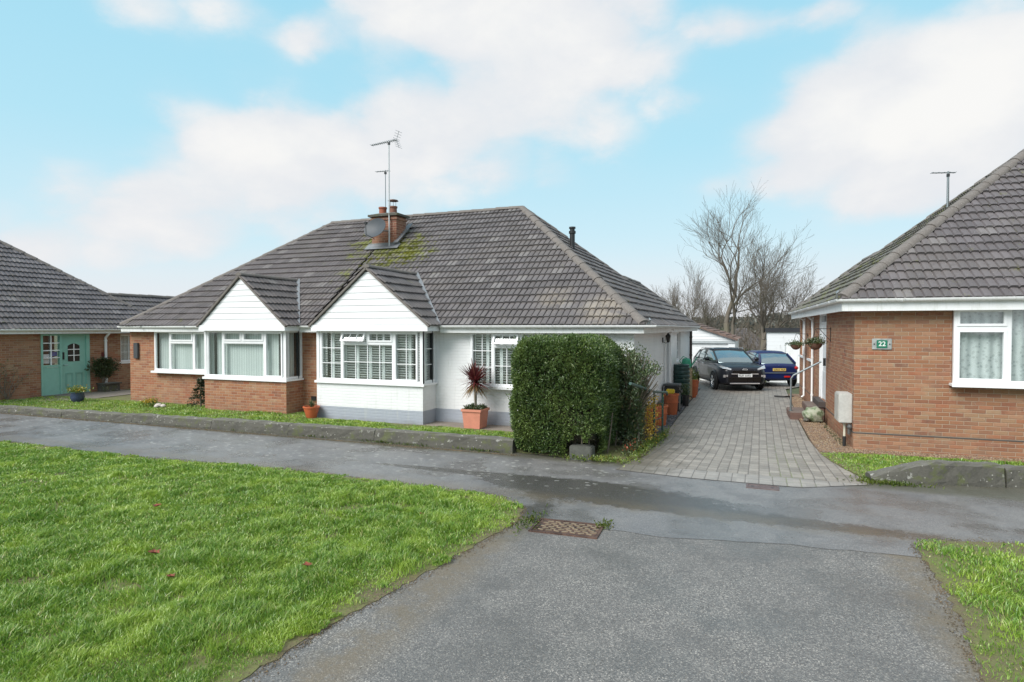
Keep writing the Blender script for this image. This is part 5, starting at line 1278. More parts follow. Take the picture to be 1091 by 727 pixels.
# fir, rockery, blue pot, climber, olive
fr_ = thing('fir_tree', 'small dark fir against the brick wall beside the left bay', 'tree', (-15.25, 13.15, .06)); st = MB(); st.tube([(-15.25, 13.15, .06), (-15.25, 13.15, .95)], [.03, .006], 7)
P = []; N = []
for t in range(9):
    z = .16+t*.085; R_ = .36*(1-t/10)
    for k in range(11):
        a = rng.uniform(0, 6.28); 
        for j in range(34):
            q = rng.random()**.7; P.append((-15.25+R_*q*math.cos(a)+rng.normal(0, .012), 13.15+R_*q*math.sin(a)+rng.normal(0, .012), z+.02-R_*q*.12+rng.normal(0, .02))); N.append((math.cos(a), math.sin(a), .5))
st.build('trunk', BARK, fr_); leaves('crown', np.array(P), np.array(N), .045, FIR, fr_, .3, .5)
rk = thing('rockery_plant', 'little clump of yellow flowers and pale stones on the lawn strip', 'plant', (-16.6, 12.7, .06))
P = np.array([(-16.75+rng.normal(0, .13), 12.7+rng.normal(0, .09), .1+abs(rng.normal(0, .08))) for _ in range(420)]); leaves('foliage', P, rng.normal(0, .7, P.shape)+[0, 0, .8], .05, LIME, rk, .5)
P = np.array([(-16.8+rng.normal(0, .11), 12.68+rng.normal(0, .08), .2+abs(rng.normal(0, .04))) for _ in range(150)]); leaves('blossom', P, rng.normal(0, 1, P.shape), .05, YEL, rk, .8)
b = MB(); [b.sphere((-16.45+dx, 12.72+dy, .1), r, 6, (1.2, 1, .8)) for dx, dy, r in ((0, 0, .1), (.17, .02, .07), (.06, -.12, .06))]; b.build('stone', plain('pale_stone', (.5, .46, .42), .8), rk, smooth=True)
bp_ = thing('potted_plant', 'dark blue round pot of yellow flowers on the lawn by the teal door', 'potted plant', (-19.9, 12.6, .06))
b = MB(); b.lathe([(.1, 0), (.17, .07), (.2, .17), (.18, .28), (.19, .3), (.17, .3), (.01, .27)], (-19.9, 12.6, .06), 18); b.build('pot', plain('blue_glaze', (.05, .07, .13), .25), bp_, smooth=True)
P = np.array([(-19.9+rng.normal(0, .12), 12.6+rng.normal(0, .12), .38+abs(rng.normal(0, .07))) for _ in range(420)]); leaves('foliage', P, rng.normal(0, .6, P.shape)+[0, 0, 1], .06, LIME, bp_, .5)
P = np.array([(-19.9+rng.normal(0, .15), 12.6+rng.normal(0, .12), .44+abs(rng.normal(0, .06))) for _ in range(70)]); leaves('blossom', P, rng.normal(0, 1, P.shape), .05, YEL, bp_, .8)
def bareplant(name, label, base, nx, w, h, nl, m, on=(0, 1), group=None, off=.08, leafy=.06):
    t = thing(name, label, 'climber', base, group=group); st = MB(); P = []
    for i in range(nx):
        p = np.array(base, float); d = np.array([0, rng.normal(0, .25), 1.]); pts = [p.copy()]
        for k in range(7): d = d+np.array([rng.normal(0, .1), rng.normal(0, .35), .1]); d /= np.linalg.norm(d); p = p+d*h/7; p[0] = base[0]+abs(rng.normal(0, .03)); pts.append(p.copy())
        st.tube(pts, [.012*(1-k/8.5) for k in range(8)], 4, False); P += [q+rng.normal(0, .07, 3)*[.4, 1, 1] for q in pts[3:] for _ in range(nl)]
    st.build('stem', TWIG, t)
    if nl: leaves('foliage', np.array(P), rng.normal(0, 1, (len(P), 3))+[.5, 0, .2], leafy, m, t, .4)
bareplant('wall_climber', 'bare twiggy climber on the brick wall left of the teal door', (-22.42, 12.0, .06), 14, .5, 1.25, 2, LEAF2)
bareplant('wall_climber', 'leafy green shrub against the wall right of the teal door', (-22.35, 15.05, .38), 10, .4, .85, 34, OLIVE, leafy=.09)

# ---------------------------------------------------------------- things along the side of the white bungalow
def rail(name, label, pts, posts, m, r=.022, mid=None):
    t = thing(name, label, 'handrail', posts[0][0]); b = MB(); b.tube(pts, r*1.25, 10); b.build('rail', m, t, smooth=True)
    for a, z in posts: b = MB(); b.tube([a, (a[0], a[1], z)], r, 8); b.lathe([(.05, 0), (.05, .01), (.025, .012)], a, 10); b.build('post', m, t, smooth=True)
    if mid: b = MB(); b.tube(mid, r*.45, 6); b.build('lower_bar', m, t)
    return t
rail('handrail', 'dark green metal handrail beside the hedge along the block driveway', [(-2.16, 10.95, 1.40), (-2.1, 12.0, 1.22), (-2.05, 12.96, 1.06), (-1.93, 13.9, .96), (-1.93, 14.0, .90)], [((-2.05, 12.96, 0), 1.06), ((-1.97, 13.6, 0), 1.0)], DGREEN, mid=[(-2.05, 12.96, .46), (-1.97, 13.6, .44)])
def terra_pot(x, y, r, h, label, plant=None, m=TERRA):
    t = thing('plant_pot', label, 'plant pot', (x, y, 0), group='plant pots along the white side wall'); pot(t, (x, y, .01), r*.78, r, h, m, .05)
    b = MB(); b.tube([(x+r*.99*math.cos(a), y+r*.99*math.sin(a), h*.62) for a in np.linspace(0, 6.283, 17)], .008, 5, False); b.build('band', m, t)
    if plant:
        P = np.array([(x+rng.normal(0, r*.5), y+rng.normal(0, r*.5), h+abs(rng.normal(0, plant[1]))) for _ in range(plant[2])]); leaves('foliage', P, rng.normal(0, .6, P.shape)+[0, 0, 1], .06, plant[0], t, .5)
    return t
terra_pot(-2.28, 13.95, .15, .58, 'nearest terracotta pot, seen just behind the green handrail', (OLIVE, .03, 40))
terra_pot(-2.27, 15.2, .19, .50, 'squat ribbed terracotta pot, second behind the green handrail', (OLIVE, .02, 30))
terra_pot(-2.26, 17.2, .20, .58, 'tall terracotta pot with yellow tag beside the black bin')
mb = MB(); mb.box(-2.38, -2.16, 17.05, 17.2, .60, .72); lb = tag(mb.build('yellow_tub', plain('yellow_plastic', (.65, .48, .03), .4), None, bevel=.02), 'small yellow plastic tub resting on the tall terracotta pot', 'tub')
bn = thing('storage_bin', 'square black plastic bin standing between terracotta pot and water butt', 'bin', (-2.3, 17.95, 0))
b = MB(); b.prism([(-2.53, 17.7, .02), (-2.12, 17.7, .02), (-2.12, 18.2, .02), (-2.53, 18.2, .02)], (0, 0, .72)); b.build('body', BLACKP, bn, bevel=.03)
b = MB(); b.box(-2.56, -2.09, 17.67, 18.23, .74, .80); b.build('lid', plain('bin_lid', (.07, .075, .08), .4), bn, bevel=.02)
b = MB(); b.box(-2.09, -2.06, 17.8, 18.1, .55, .62); b.build('handle', BLACKP, bn)
wb = thing('water_butt', 'tall dark green plastic water butt against the white side wall', 'water butt', (-2.3, 19.9, 0))
b = MB(); pr = [(.2, 0)]
for i in range(9): z = .04+i*.125; pr += [(.235+.012*math.sin(math.pi*i/8), z), (.25+.014*math.sin(math.pi*i/8), z+.03), (.25+.014*math.sin(math.pi*i/8), z+.09), (.238, z+.115)]
pr += [(.22, 1.18)]; b.lathe(pr, (-2.3, 19.9, .02), 24); b.build('barrel', BUTT, wb, smooth=True)
b = MB(); b.lathe([(.24, 0), (.245, .03), (.2, .05), (.01, .06)], (-2.3, 19.9, 1.2), 24); b.build('lid', BUTT, wb, smooth=True)
b = MB(); b.tube([(-2.05, 19.85, .25), (-1.99, 19.83, .25), (-1.98, 19.83, .2)], .015, 6); b.build('tap', BLACKP, wb)
tb = thing('timber_planter', 'pale timber post box standing behind the water butt', 'planter', (-2.3, 21.1, 0))
b = MB()
for i in range(4): b.box(-2.5+i*.1, -2.5+i*.1+.09, 20.93, 20.96, .02, 1.05); b.box(-2.5+i*.1, -2.5+i*.1+.09, 21.27, 21.3, .02, 1.05)
b.box(-2.5, -2.11, 20.96, 21.27, .95, 1.0); b.build('box', plain('pale_timber', (.42, .33, .2), .8), tb)
wc = thing('watering_can', 'bright green plastic watering can on top of the timber box', 'watering can', (-2.3, 21.05, 1.05))
b = MB(); b.lathe([(.13, 0), (.15, .04), (.155, .2), (.13, .30), (.08, .33), (.07, .33)], (-2.28, 21.05, 1.055), 18); b.build('body', GREENP, wc, smooth=True)
b = MB(); b.tube([(-2.28+.14, 21.05, 1.12), (-2.28+.28, 21.0, 1.3), (-2.28+.34, 20.98, 1.42)], [.03, .02, .018], 8); b.lathe([(.02, 0), (.045, .03)], (-2.28+.34, 20.98, 1.41), 10); b.build('spout', GREENP, wc, smooth=True)
b = MB(); b.tube([(-2.28-.13, 21.05, 1.15), (-2.28-.22, 21.05, 1.3), (-2.28-.1, 21.05, 1.45), (-2.28+.03, 21.05, 1.38)], .014, 7); b.build('handle', GREENP, wc, smooth=True)
t = terra_pot(-2.18, 21.75, .2, .62, 'terracotta pot of yellow-green foliage behind the water butt', (LIME, .16, 420))
t = terra_pot(-2.2, 22.55, .19, .5, 'farthest terracotta pot, near the front of the black car', (OLIVE, .1, 160))
t = terra_pot(-2.1, 19.25, .11, .34, 'little dark pot with a green plant in front of the water butt', (LEAF2, .16, 240), BLACKP)
# wall lantern by the side door
wl = thing('wall_lantern', 'black carriage lantern on the white side wall above the door', 'lantern', (-2.6, 17.85, 2.1))
b = MB(); b.box(-2.6, -2.57, 17.8, 17.9, 1.98, 2.12); b.tube([(-2.58, 17.85, 2.0), (-2.5, 17.85, 1.96), (-2.44, 17.85, 2.0)], .01, 6); b.build('bracket', BLACKP, wl)
b = MB(); b.lathe([(.03, -.02), (.045, 0), (.075, .16), (.085, .17), (.03, .23), (.012, .26)], (-2.44, 17.85, 2.0), 6); b.build('lamp_body', BLACKP, wl)

# ---------------------------------------------------------------- along the right bungalow
def rl(u, v, z=0): return rloc(u, v, z)
stp = thing('doorsteps', 'two brown tiled steps up to the white side door', 'steps', rl(-.4, 4.6, 0), math.radians(2), world=False)
mb = MB(); mb.box(-.42, .38, -.62, .62, .0, .19); mb.build('lower_step', STEPM, stp, bevel=.012)
mb = MB(); mb.box(.0-.02, .38, -.62, .72, .192, .36); mb.build('upper_step', STEPM, stp, bevel=.012)
mb = MB(); mb.box(.24, .398, -.66, .72, .362, .5); mb.build('threshold', plain('dark_threshold', (.07, .055, .05), .7), stp)
p0 = rl(-.78, 4.35); p1 = rl(-.06, 4.35)
rail('handrail', 'bent grey metal handrail rising from lower step to the white door', [(p0[0], p0[1], .19), (p0[0], p0[1], 1.05), (p0[0]+.06, p0[1], 1.14), (p1[0], p1[1], 1.52)], [((p0[0], p0[1], .19), .3)], GREYM, r=.02)
bo = thing('stone_ornament', 'pale green mossy round stone ornament beside the brown steps', 'ornament', rl(-.33, 3.55, .05), world=True)
bm = bmesh.new(); bmesh.ops.create_icosphere(bm, subdivisions=4, radius=.23)
for v in bm.verts:
    c = v.co; n = math.sin(c.x*19)*math.sin(c.y*17+1)*math.sin(c.z*21+2); k = 1+.10*n+.07*math.sin(c.x*31+c.z*27); v.co = Vector((c.x*k*1.08, c.y*k, c.z*k*.85))+Vector(rl(-.33, 3.55, .22))
    if (Vector((c.x, c.y, c.z)).normalized()-Vector((-.3, -.85, .4)).normalized()).length < .34: v.co += Vector((.02, .07, -.03))
finish(bm, 'stone_body', mat('mossy_stone', lambda nt: (lambda o: {'Base Color': mix(nt, noise(nt, o, 7, 5, .6).sm(.4, .6), (.12, .17, .085), (.36, .38, .29)), 'Roughness': .85, 'Normal': bump(nt, noise(nt, o, 25, 4), .7, .02)})(coord(nt))), bo, smooth=2)
b = MB(); c_ = rl(-.33, 3.55, .1); 
for dx, dy in ((-.16, -.12), (.14, -.14), (-.02, .16)): b = MB(); b.sphere((c_[0]+dx, c_[1]+dy, .09), .06, 5, (1.4, 1, .7)); b.build('foot', CONC, bo, smooth=True)
def basket(label, c, r, brk_from, m, wallp):
    t = thing('hanging_basket', label, 'hanging basket', c, group='hanging baskets on the right bungalow'); b = MB(); b.lathe([(.02, -.16), (r*.5, -.14), (r*.85, -.07), (r, 0), (r*.92, 0), (.02, -.02)], c, 16); b.build('basket', plain('coir', (.14, .075, .05), .95, 0, .3, 20), t, smooth=True)
    P = np.array([(c[0]+rng.normal(0, r*.6), c[1]+rng.normal(0, r*.6), c[2]+abs(rng.normal(0, .06))-.02*rng.random()) for _ in range(420)]); leaves('foliage', P, rng.normal(0, .7, P.shape)+[0, 0, .6], .06, m, t, .5)
    b = MB(); top = Vector((c[0], c[1], c[2]+.36))
    for a in range(3): b.tube([(c[0]+r*math.cos(a*2.1), c[1]+r*math.sin(a*2.1), c[2]), top], .004, 4)
    b.build('chain', BLACKP, t); w = Vector(wallp); b = MB(); b.tube([w, top], .008, 5); b.tube([w-Vector((0, 0, .3)), w+(top-w)*.75], .007, 5); b.tube([w+Vector((0, 0, .03)), w-Vector((0, 0, .32))], .01, 5); b.build('bracket', BLACKP, t)
    return t
basket('nearer hanging basket of greenery on the side wall by the white door', rl(-.34, 3.15, 2.02), .17, 0, OLIVE, rl(-.005, 3.15, 2.38))
basket('farther, smaller-looking hanging basket near the end of the right wall', rl(-.34, 8.3, 1.85), .17, 0, LEAF2, rl(-.005, 8.3, 2.2))
gm = MB(); gm.tube([rl(-.9, 9.4, .05), rl(-.6, 9.2, .06), rl(-.3, 9.5, .05)], .03, 6); tag(gm.build('hose', BLACKP, None), 'dark length of hose lying on the drive behind the steps', 'hose')
# ---------------------------------------------------------------- cars
def carpaint(name, c):
    def f(nt):
        n = noise(nt, coord(nt), 60, 2); d = noise(nt, coord(nt), 3, 4)
        return {'Base Color': mix(nt, d*.4, c, tuple(min(1, x*1.3+.01) for x in c)), 'Metallic': .0, 'Roughness': .3+d*.12, 'Specular IOR Level': .25, 'Coat Weight': .35, 'Coat Roughness': .05}
    return mat(name, f)
CGL = mat('car_glass', lambda nt: {'Base Color': (.30, .38, .40), 'Roughness': .05, 'Metallic': .85})
TYRE = plain('tyre_rubber', (.018, .018, .019), .8); ALLOY = plain('alloy', (.55, .56, .58), .25, .9, .05); CHROME = plain('chrome', (.75, .76, .78), .35, .6, .02)
LAMP = mat('headlamp', lambda nt: {'Base Color': mix(nt, noise(nt, coord(nt), 14, 2), (.25, .28, .3), (.8, .83, .85)), 'Roughness': .08, 'Metallic': .4, 'Coat Weight': 1.})
REDL = plain('red_lens', (.5, .02, .015), .15)
def loft(secs, n=None, smooth=True):
    bm = bmesh.new(); rings = []
    for s in secs: rings.append([bm.verts.new(p) for p in s])
    m = len(rings[0])
    for a, b in zip(rings, rings[1:]):
        for k in range(m): bm.faces.new((a[k], a[(k+1) % m], b[(k+1) % m], b[k]))
    bm.faces.new(rings[0][::-1]); bm.faces.new(rings[-1]); bmesh.ops.recalc_face_normals(bm, faces=bm.faces); return bm
def half(pts): return pts+[(x, -y, z) for x, y, z in pts[::-1] if abs(y) > 1e-6]
def lerp_tab(tab, x):
    xs = [t[0] for t in tab]; return [float(np.interp(x, xs, [t[i] for t in tab])) for i in range(1, len(tab[0]))]
def car(name, label, loc, rz, L, Wd, Ht, body, cabin, wheels, wr, paint, plate, front, plate_m):
    """x runs from the nose backwards; body rows: x, half width, top z, bottom z; cabin rows: x, half width low, half width high, z top"""
    t = thing(name, label, 'car', loc, rz, world=False)
    xs = sorted(set([b[0] for b in body]+[b[0]*.5+c[0]*.5 for b, c in zip(body, body[1:])])); secs = []
    for x in xs:
        w, zt, zb = lerp_tab(body, x); h = zt-zb
        secs.append(half([(x, 0, zb), (x, w*.86, zb), (x, w*.97, zb+.10*h), (x, w*1.0, zb+.38*h), (x, w*.995, zb+.62*h), (x, w*.975, zb+.84*h), (x, w*.90, zt-.02), (x, w*.7, zt), (x, 0, zt+.025)]))
    bd = finish(loft(secs), 'body', paint, t, smooth=2)
    sb = bd.modifiers.new('s', 'SUBSURF'); sb.levels = 1; sb.render_levels = 2
    # cabin: glass house with painted roof and pillars
    secs = []; zl = lambda x: lerp_tab(body, x)[1]
    cx = [c[0] for c in cabin]
    for x, wl, wh_, zt in cabin:
        z0 = zl(x)-.03; zt = max(zt, z0+.01); r = (zt-z0)
        secs.append(half([(x, 0, z0), (x, wl, z0), (x, wl*.35+wh_*.65, z0+r*.62), (x, wh_, z0+r*.90), (x, wh_*.86, z0+r*.985), (x, 0, z0+r+.012)]))
    gh = finish(loft(secs), 'glasshouse', CGL, t, smooth=2)
    rf_ = []; i0, i1 = front['roof']
    for x, wl, wh_, zt in cabin[i0:i1+1]: rf_.append(half([(x, 0, zt-.06), (x, wh_*.995, zt-.07), (x, wh_+.012, zt-.03), (x, wh_*.88, zt+.012), (x, 0, zt+.03)]))
    ro = finish(loft(rf_), 'roof', paint, t, smooth=2)
    pb = MB()
    for s in (1, -1):
        for (a, b, wdt) in front['pillars']:
            xa, wa, ha, za = cabin[a]; xb, wb_, hb, zb_ = cabin[b]
            pa = (xa, s*(wa+.005), zl(xa)) if front.get('low', True) else 0; pc = (xb, s*(hb+.0), zb_-.05); pb.beam(pa, pc, wdt, .04, up=(0, s, .3))
        for x in front['mid']:
            wl, wh_, zt = lerp_tab([(c[0], c[1], c[2], c[3]) for c in cabin], x); pb.beam((x, s*(wl+.004), zl(x)-.02), (x+.03, s*(wh_+.004), zt-.06), .07, .02, up=(0, s, .3))
        bl = [(c[0], s*(c[1]+.008), zl(c[0])+.005) for c in cabin]; pb.tube(bl, .012, 5)
    pb.build('pillar', paint if front.get('ppaint') else BLACKP, t)
    # sills and arches
    for x in wheels:
        for s in (1, -1):
            w = lerp_tab(body, x)[0]
            a = MB()
            prof = [(x+(wr+.065)*math.cos(q), s*(w+.004), wr+(wr+.065)*math.sin(q)) for q in np.linspace(-.35, math.pi+.35, 18)]
            a.tube(prof, .03, 6); a.build('wheel_arch', BLACKP, t, smooth=True)
            a = MB(); a.add([(x+(wr+.05)*math.cos(q), s*(w-.02)+dy, wr+(wr+.05)*math.sin(q)) for dy in (0, s*.022) for q in np.linspace(0, 2*math.pi, 20, endpoint=False)], [tuple(range(20)), tuple(range(39, 19, -1))]+[(i, 20+i, 20+(i+1) % 20, (i+1) % 20) for i in range(20)]); a.build('wheel_well', SEAL, t)
            ty = MB(); yo = s*(w-.02); pr = [(wr*.66, -.10), (wr*.95, -.10), (wr, -.07), (wr, .05), (wr*.95, .075), (wr*.66, .07)]
            def ring(MB_, prof, nseg=26):
                vs = []; fs = []
                for r, d in prof:
                    for k in range(nseg): q = 2*math.pi*k/nseg; vs.append((x+r*math.cos(q), yo+s*d, wr+r*math.sin(q)))
                m = len(prof)
                for i in range(m-1):
                    for k in range(nseg): fs.append((i*nseg+k, i*nseg+(k+1) % nseg, (i+1)*nseg+(k+1) % nseg, (i+1)*nseg+k))
                MB_.add(vs, fs)
            ring(ty, pr+[pr[0]]); wo = ty.build('wheel', TYRE, t, smooth=True)
            ri = MB(); ring(ri, [(wr*.60, .0), (wr*.68, .07), (wr*.70, .075), (wr*.66, .06)])
            for k in range(5):
                for dq in (-.13, .13):
                    q = 2*math.pi*k/5+.3; ri.beam((x+.05*math.cos(q), yo+s*.055, wr+.05*math.sin(q)), (x+wr*.66*math.cos(q+dq), yo+s*.06, wr+wr*.66*math.sin(q+dq)), .03, .025, up=(0, 1, 0))
            ri.add([(x+.06*math.cos(q), yo+s*.075, wr+.06*math.sin(q)) for q in np.linspace(0, 6.283, 12, endpoint=False)], [tuple(range(12))])
            ri.build('rim', ALLOY, wo)
    # mirrors, handles
    for s in (1, -1):
        mx = front['mirror']; w = lerp_tab(body, mx)[0]; m_ = MB(); m_.sphere((mx, s*(w+.08), zl(mx)+.10), .1, 6, (.7, 1.0, .75)); m_.tube([(mx+.02, s*(w-.05), zl(mx)+.02), (mx, s*(w+.04), zl(mx)+.07)], .02, 6); m_.build('wing_mirror', paint, t, smooth=True)
        for x in front['handles']: h_ = MB(); h_.box(x, x+.16, *(sorted((s*(w-.01), s*(w+.025)))), zl(x)-.14, zl(x)-.10); h_.build('door_handle', CHROME, t, bevel=.006)
    # number plate: dark characters are too small to read, only their rhythm shows
    px, py_, pz, out = front['plate']
    pm = MB(); pm.box(*sorted((px, px+out*.015)), -.26+py_, .26+py_, pz-.055, pz+.055); po = pm.build('number_plate', plate_m, t)
    ck = MB(); cy = -.21+py_          # worn characters, legible only as strokes
    for i_, w_c in enumerate((.04, .045, .035, .045, 0, .04, .045, .04)):
        if w_c:
            xx = px+out*.015; ck.box(*sorted((xx, xx+out*.003)), cy, cy+.012, pz-.032, pz+.032); ck.box(*sorted((xx, xx+out*.003)), cy+w_c-.012, cy+w_c, pz-.032, pz+(.032 if i_ % 2 else .0)); ck.box(*sorted((xx, xx+out*.0028)), cy+.012, cy+w_c-.012, pz+(.02 if i_ % 3 else -.03), pz+(.032 if i_ % 3 else -.018))
        cy += .056
    ck.build('plate_characters', SEAL, po)
    return t
bodyA = [(0, .52, .70, .36), (.06, .72, .84, .26), (.22, .84, .93, .22), (.55, .895, .99, .20), (1.0, .90, 1.04, .20), (1.6, .90, 1.06, .20), (3.0, .90, 1.08, .20), (3.8, .89, 1.10, .24), (4.2, .84, 1.08, .30), (4.36, .68, .95, .42)]
cabA = [(.98, .70, .66, 1.05), (1.35, .80, .62, 1.28), (1.82, .83, .62, 1.50), (2.4, .84, .63, 1.545), (3.1, .84, .62, 1.53), (3.7, .82, .60, 1.47), (4.05, .78, .56, 1.32), (4.28, .72, .55, 1.12)]
hA = math.radians(-90+21)     # nose direction is local -x
NAVY = carpaint('black_car_paint', (.010, .011, .016)); BLUE = carpaint('blue_car_paint', (.007, .015, .075))
PW = plain('white_plate', (.72, .74, .75), .4); PY = plain('yellow_plate', (.62, .44, .13), .4)
# nose toward +x*sin: local +x axis must point away from the camera
rzA = math.radians(90+21)
ca = car('parked_car', 'glossy black estate-shaped car parked facing the camera on the block drive', (-.52, 24.45, .012), rzA, 4.36, 1.8, 1.55, bodyA, cabA, (.86, 3.5), .335, NAVY, 0,
    dict(roof=(2, 5), pillars=[(0, 2, .07), (7, 5, .12)], mid=(2.45, 3.35), mirror=1.45, handles=(2.2, 3.1), plate=(-.03, 0, .60, -1)), PW)
def add(t, mb, name, m, bevel=0, smooth=False): return mb.build(name, m, t, bevel=bevel, smooth=smooth)
for s in (1, -1):
    b = MB(); b.add([(.03, s*.50, .80), (.10, s*.80, .86), (.36, s*.875, .93), (.30, s*.84, .975), (.12, s*.62, .90), (.05, s*.49, .85), (.08, s*.50, .80), (.16, s*.78, .86), (.38, s*.82, .93), (.32, s*.80, .96), (.16, s*.62, .89), (.10, s*.49, .85)],
        [(0, 1, 2, 3, 4, 5), (11, 10, 9, 8, 7, 6)]+[(i, i+6, (i+1) % 6+6, (i+1) % 6) for i in range(6)]); add(ca, b, 'headlight', LAMP)
    b = MB(); b.box(.04, .10, *sorted((s*.70, s*.78)), .52, .62); b.box(.03, .09, *sorted((s*.62, s*.68)), .55, .62); add(ca, b, 'fog_light', LAMP)
    b = MB(); b.tube([(1.9, s*.60, 1.53), (1.95, s*.60, 1.575), (3.5, s*.58, 1.545), (3.6, s*.58, 1.50)], .014, 6); add(ca, b, 'roof_rail', ALLOY)
b = MB(); b.box(-.012, .12, -.46, .46, .66, .78); b.box(-.02, .10, -.60, .60, .36, .54); add(ca, b, 'grille', plain('grille_black', (.008, .008, .008), .3), bevel=.02)
b = MB(); b.box(-.028, .02, -.50, -.22, .645, .672); b.box(-.028, .02, .22, .50, .645, .672); b.box(-.035, .05, -.55, .55, .285, .32); add(ca, b, 'chrome_strip', CHROME, bevel=.005)
ek = bpy.data.objects.get('x')
em = MB(); em.tube([(-.022+.002, .09*math.cos(q), .825+.03*math.sin(q)) for q in np.linspace(0, 6.283, 17)], .004, 5, False); emb = add(ca, em, 'emblem', CHROME)
text('KIA', .06, CHROME, emb, (-.024, 0, .825), (math.pi/2, 0, -math.pi/2), 'emblem_letters', .004)
b = MB(); b.box(-.006, .0, -.1, .1, .80, .85); add(ca, b, 'badge_plinth', BLACKP)
bodyB = [(0, .55, .66, .36), (.08, .72, .76, .26), (.3, .80, .80, .22), (.9, .825, .90, .2), (1.6, .83, .93, .2), (3.0, .83, .96, .2), (3.5, .82, .98, .24), (3.78, .78, .95, .28), (3.88, .68, .84, .36)]
cabB = [(.8, .66, .60, .90), (1.25, .74, .57, 1.18), (1.65, .76, .57, 1.36), (2.2, .77, .585, 1.42), (2.9, .77, .58, 1.41), (3.25, .76, .57, 1.36), (3.5, .74, .60, 1.16), (3.74, .70, .64, .96)]
rzB = math.radians(90+21+180)
# rear bumper toward the camera
rx, ry = .72, 26.75
ax = Vector((math.cos(rzB), math.sin(rzB), 0))
cb = car('parked_car', 'dark blue hatchback seen from behind, parked beyond the black car', (rx-ax.x*3.88, ry-ax.y*3.88, .0), rzB, 3.88, 1.66, 1.43, bodyB, cabB, (.72, 3.2), .29, BLUE, 0,
    dict(roof=(2, 5), pillars=[(0, 2, .07), (7, 5, .13)], mid=(2.1, 3.0), mirror=1.3, handles=(2.0,), plate=(3.885, 0, .72, 1), ppaint=True), PY)
for s in (1, -1):
    b = MB(); b.sphere((3.77, s*.66, .78), .13, 7, (.75, 1.15, .72)); add(cb, b, 'tail_light', REDL, smooth=True)
b = MB(); b.box(3.80, 3.90, -.72, .72, .56, .61); add(cb, b, 'bumper_strip', plain('bumper_grey', (.10, .12, .16), .5), bevel=.01)
b = MB(); b.box(3.86, 3.905, .2, .44, .40, .47); add(cb, b, 'rear_fog_light', REDL, bevel=.01)
b = MB(); b.tube([(3.60, .0, 1.03), (3.55, -.2, 1.08), (3.54, -.5, 1.09)], .012, 6); add(cb, b, 'rear_wiper', BLACKP)
b = MB(); b.lathe([(.045, 0), (.045, .01)], (0, 0, 0), 14); ob = add(cb, b, 'badge', CHROME); ob.location = (3.83, 0, .86); ob.rotation_euler = (0, math.pi/2, 0)

# ---------------------------------------------------------------- bare trees
def bare_tree(label, base, h, r0, seed, spread=.5, fork=.25, crown=1., levels=6, nb=3, up=.35, group='bare trees behind the garages', lean=(0, 0), minr=.0065):
    R = random.Random(seed); t = thing('bare_tree', label, 'tree', base, group=group); tk = MB(); cr = MB()
    def grow(p, d, L, r, lev, mb):
        n = 5 if lev < 2 else (4 if lev < 4 else 3); pts = [p.copy()]; rs = [r]; dd = d.copy()
        wig = .10 if lev == 0 else .17
        for i in range(n):
            dd = (dd+Vector((R.gauss(0, wig), R.gauss(0, wig), R.gauss(0, wig)*.6+up*.10))).normalized(); p = p+dd*(L/n); pts.append(p.copy()); rs.append(max(minr*.7, r*(1-(.42 if lev else .38)*(i+1)/n)))
        mb.tube(pts, rs, 9 if lev == 0 else (7 if lev == 1 else (5 if lev == 2 else 3)), cap=False)
        if lev >= levels or r < minr*.8: return
        kids = nb+(1 if lev >= 2 and R.random() < .6 else 0)+(1 if lev >= 3 else 0)
        for k in range(kids):
            if k == 0: q = n; ang = R.uniform(.1, .32)
            else: q = R.randint(1 if lev else 3, n); ang = R.uniform(.38, .85)*spread*1.6
            pp = pts[q]; az = R.uniform(0, 6.283); o = dd.orthogonal().normalized(); o.rotate(Matrix.Rotation(az, 3, dd))
            nd = (dd*math.cos(ang)+o*math.sin(ang)+Vector((0, 0, up*.25))).normalized()
            grow(pp, nd, L*R.uniform(.62, .86)*(1 if lev else crown), rs[q]*(.86 if k == 0 else R.uniform(.45, .68)), lev+1, cr)
    grow(Vector(base), Vector((lean[0], lean[1], 1)).normalized(), h*fork, r0, 0, tk)
    tk.build('trunk', BARK, t, smooth=True); 
    V = np.array([tuple(v) for v in cr.v], dtype=np.float32); qd = np.array([f for f in cr.f if len(f) == 4])
    fast_mesh('crown', V, qd, None, TWIG if r0 < .15 else BARKT, t, smooth=True); return t
BARKT = mat('branch_bark', f_bark((.11, .095, .075), (.18, .155, .125)))
bare_tree('tallest bare tree with twin upswept limbs rising behind the white garage', (-1.45, 38, terr(0, 38)), 10.7, .27, 11, spread=.42, fork=.30, crown=1.15, up=.55)
bare_tree('broad spreading bare tree behind the flat-roofed garage', (.1, 36, terr(0, 36)), 9.0, .22, 9, spread=.6, fork=.24, crown=1.15, up=.35, nb=4)
bare_tree('finer bushy bare tree just beyond the white bungalow roof', (-4.9, 42, terr(0, 42)), 9., .15, 2, spread=.45, fork=.24, crown=1.1, nb=4, up=.6)
bare_tree('smaller bare tree standing between the tall one and the bungalow', (-3.4, 46, terr(0, 46)), 9, .15, 63, spread=.45, fork=.24, crown=1.1, nb=4, up=.6)
